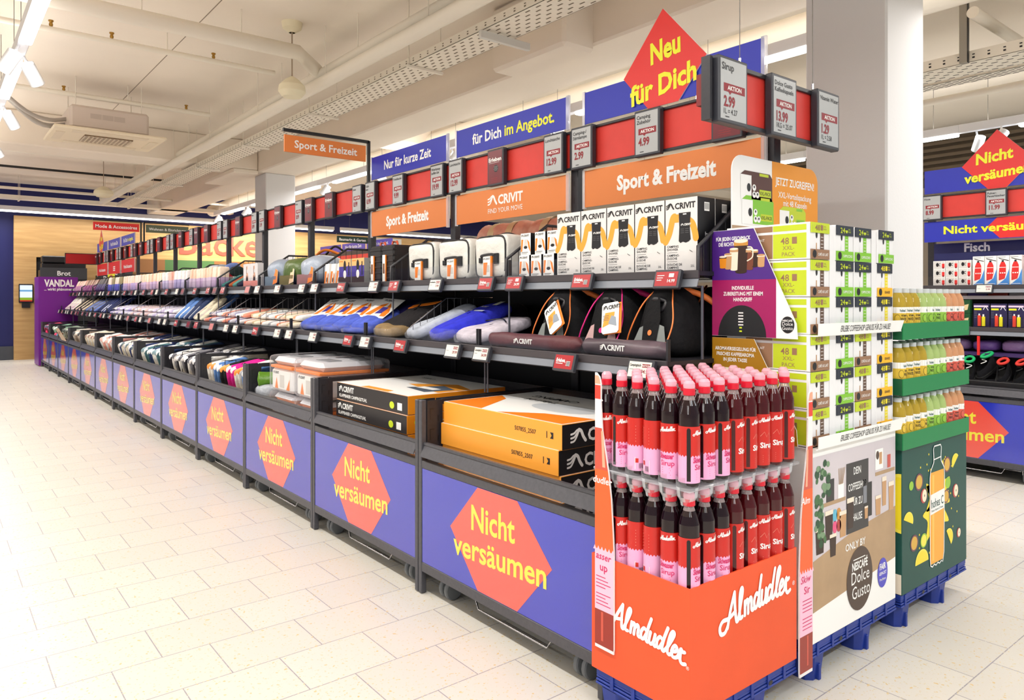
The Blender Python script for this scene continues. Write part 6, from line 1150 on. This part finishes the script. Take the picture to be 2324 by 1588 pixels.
def glue(k):
    m = MB(); m.box(-.06, .06, 0, .006, 0, .2, mat('glue_navy', (36, 30, 74), .4), .001); F = front(-.0006); m.rect(F, -.058, .05, .17, .185, card('glue_lilac', (220, 200, 226)), 0); m.rect(F, -.055, .0, .145, .16, YEL, 0); m.stroke(F, [(.015, .15), (.03, .175), (.05, .145)], .005, WHITE, .0005, 2); m.box(-.025, -.002, -.012, -.001, .01, .1, card('glue_red', (226, 70, 50))); m.box(.006, .03, -.012, -.001, .01, .09, card('glue_yellow', (230, 220, 40))); m.box(-.018, -.01, -.012, -.001, .1, .115, WHITE); m.box(.012, .022, -.012, -.001, .09, .11, WHITE)
    for q in range(4): m.rect(F, -.054, -.034, .08 + q * .015, .085 + q * .015, TXT, .0003)
    return tag(m.build('glue_card', loc=rl(.39, 1.202, .66 + k * .128), rz=AIS), 'navy blister card with two glue tubes, %s from the pillar' % ORD[k], 'blister card', 'glue blister cards')
for k in range(4): glue(k)
for k in range(2):
    m = MB(); m.box(-.07, .07, 0, .05, 0, .115, card('pack_green', (20, 74, 40)), .002); F = front(-.0006); m.poly(F, [(.0, .02), (.05, .03), (.06, .08), (.02, .07)], card('plaster_tan', (220, 200, 150)), 0); m.rect(F, -.06, .01, .09, .1, WHITE, 0); tag(m.build('repair_box', loc=rl(.4, 1.2015 + k * .1165, .5), rz=AIS), 'dark green repair kit box, %s of two stacked' % ('lower', 'upper')[k], 'box', 'dark green boxes')
o = MB(); o.box(-.025, .025, 0, .02, 0, .14, card('glue_white', (236, 230, 200)), .006); o.rect(front(-.0006), -.02, .02, .05, .1, YEL, 0); tag(o.build('glue_bottle', loc=rl(.38, 1.202, 1.19), rz=AIS), 'white and yellow glue bottle at the near end of the glue shelf', 'bottle')
for k in range(5):
    o = soft(.2, .22, .1, 200 + k, mat('lilac_pack_%d' % (k % 2), ((150, 110, 200), (190, 150, 210))[k % 2], .3, bump=(20, .5)), .6, .015).build('film_pack'); o.location = rl(.6, .99, .2 + k * .22); o.rotation_euler = (0, 0, AIS); tag(o, 'lilac film pack below the glue shelf, %s from the pillar' % ORD[k], 'pack', 'lilac film packs')
m = MB(); m.box(.1, 1.2, .3, .82, .965, .988, mat('violet_shelf', (60, 40, 96), .5)); m.box(.66, .68, .29, .3, .97, 1.13, SRED); tag(m.build('inner_tray', loc=rl(), rz=AIS), 'violet tray with red divider above the shoes', 'tray')
for k in range(6):
    m = MB(); m.box(0, .15, 0, .1, 0, .04, card('mid%d' % k, ((230, 170, 180), (110, 90, 180), (190, 60, 50), (220, 210, 220), (120, 100, 190), (220, 150, 150))[k]), .004); tag(m.build('small_pack', loc=rl(.66, 1.4625, .3 + k * .16), rz=AIS), 'small coloured pack on the middle shelf, %s from the pillar' % ORD[k], 'pack', 'small packs on the middle shelf')
def shoe(seed, lining):
    t = thing('shoe', 'shoe', 'shoe', (0, 0, 0), 0, 'black work shoes'); m = MB(); S = fab('shoe_black', (26, 26, 30))
    def fn(u, v):
        a = u * 2 * PI; y = -math.cos(a) * .14; wv = .046 * (1 - .25 * max(0, -y / .14)) ; x = sgn(math.sin(a), .7) * wv; hgt = .055 + .055 * max(0, min(1, (y + .05) / .12)); k = 1 - .35 * v ** 2
        return (x * k, y * (1 - .12 * v), .02 + hgt * v)
    m.grid(fn, 24, 6, S); part(m, 'upper', t); m = MB(); m.tube([(.034 * math.sin(a), .05 + .055 * math.cos(a), .128 - .01 * math.cos(a + .5)) for a in [k * PI / 8 for k in range(17)]], .012, lining, 6, cap=False); part(m, 'lining', t, 'green lining' if 'green' in lining.name else 'red lining')
    m = MB(); P = [(.048 * sgn(math.sin(a), .7), -.145 * math.cos(a)) for a in [k * PI / 10 for k in range(20)]]; m.slab(Fr((0, 0, .022), (1, 0, 0), (0, 1, 0)), P, .022, mat('sole', (30, 30, 30), .6)); part(m, 'sole', t)
    m = MB(); m.tube([(-.02, -.03, .09), (.02, -.01, .105), (-.02, .0, .112)], .004, WHITE if lining.name.endswith('green') else BLACK, 5, 4); part(m, 'lace', t); return t
LG = mat('lining_green', (10, 170, 100), .7); LRD = mat('lining_red', (210, 50, 40), .7)
a = shoe(1, LG); b_ = shoe(2, LRD); a.location = rl(.24, .8, .62); a.rotation_euler = (.5, 0, AIS + .3); a['label'] = 'black shoe with green lining in the far bin, beside the bottles'
for k, (src, x, y, z, r_, lb) in enumerate(((a, .74, .3, .84, -.2, 'black shoe with green lining, second in the far bin'), (b_, .87, .24, .8, .1, 'black shoe with red lining, nearer the green ones'), (b_, 1.0, .26, .8, -.1, 'black shoe with red lining, next to the last green one'), (a, 1.14, .24, .82, .2, 'black shoe with green lining at the near end of the far bin'))):
    if src is b_ and k == 1: b_.location = rl(y, z, x); b_.rotation_euler = (.5, 0, AIS + r_); b_['label'] = lb
    else: dup(src, lb, rl(y, z, x), rot=(.5, 0, AIS + r_))
m = MB(); m.box(.04, L - .05, .06, .8, .516, .78, BLACK, .004); tag(m.build('stock_carton', loc=rl(), rz=AIS), 'black carton carrying the shoes in the far bin', 'box')
price_tag('w', '', '3.99', rl(.527, 1.492, .63), 'white price tag under the fire extinguisher cartons', None); price_tag('w', '', '2.99', rl(.327, 1.13, .52), 'white price tag under the dark green boxes beyond the pillar', None)
# next row beyond: signs that show between the header posts
for x, txt, tm, lb in ((16.8, '', WHITE, 'far lilac blue sign by the column'), (15.6, 'Nur für kurze Zeit', WHITE, 'far lilac blue sign reading Nur für kurze Zeit'), (14.4, 'für Dich im Angebot.', WHITE, 'far lilac blue sign reading für Dich im Angebot, below the green sign')):
    m = MB(); m.box(0, 1.13, 0, .006, 0, .17, mat('lilac_sign', (92, 76, 190), .5)); m.text(front(-.0006), txt, .56, .055, .1, tm, .001, 'c', .02, w=.8) if txt else None; tag(m.build('promo_sign', loc=(7.5, x, 2.52), rz=AIS), lb, 'sign')
m = MB(); m.box(7.5, 7.56, 13.2, 17.2, 0, 2.52, STEELD); m.box(7.49, 7.5, 13.2, 17.2, 2.2, 2.42, RED); tag(m.build('far_header', ), 'far red header row below the lilac signs', 'header board')
t = thing('department_sign', 'colourful baby and toy sign behind the camping showers', 'sign', (5.3, 4.9, 2.0)); m = MB(); m.box(0, .7, 0, .01, 0, .12, mat('pink_sign', (226, 60, 130), .5)); m.rect(front(-.0006), 0, .3, 0, .12, mat('sky_sign', (60, 160, 220), .5)); m.text(front(-.0006), 'Baby, Kind & Spiel', .33, .03, .07, WHITE, .001, 'c', .02); part(m, 'panel', t); m = MB(); m.tube([(.35, 0, .12), (.35, 0, 2.15)], .003, MATS['wire'], 4); part(m, 'wire', t)
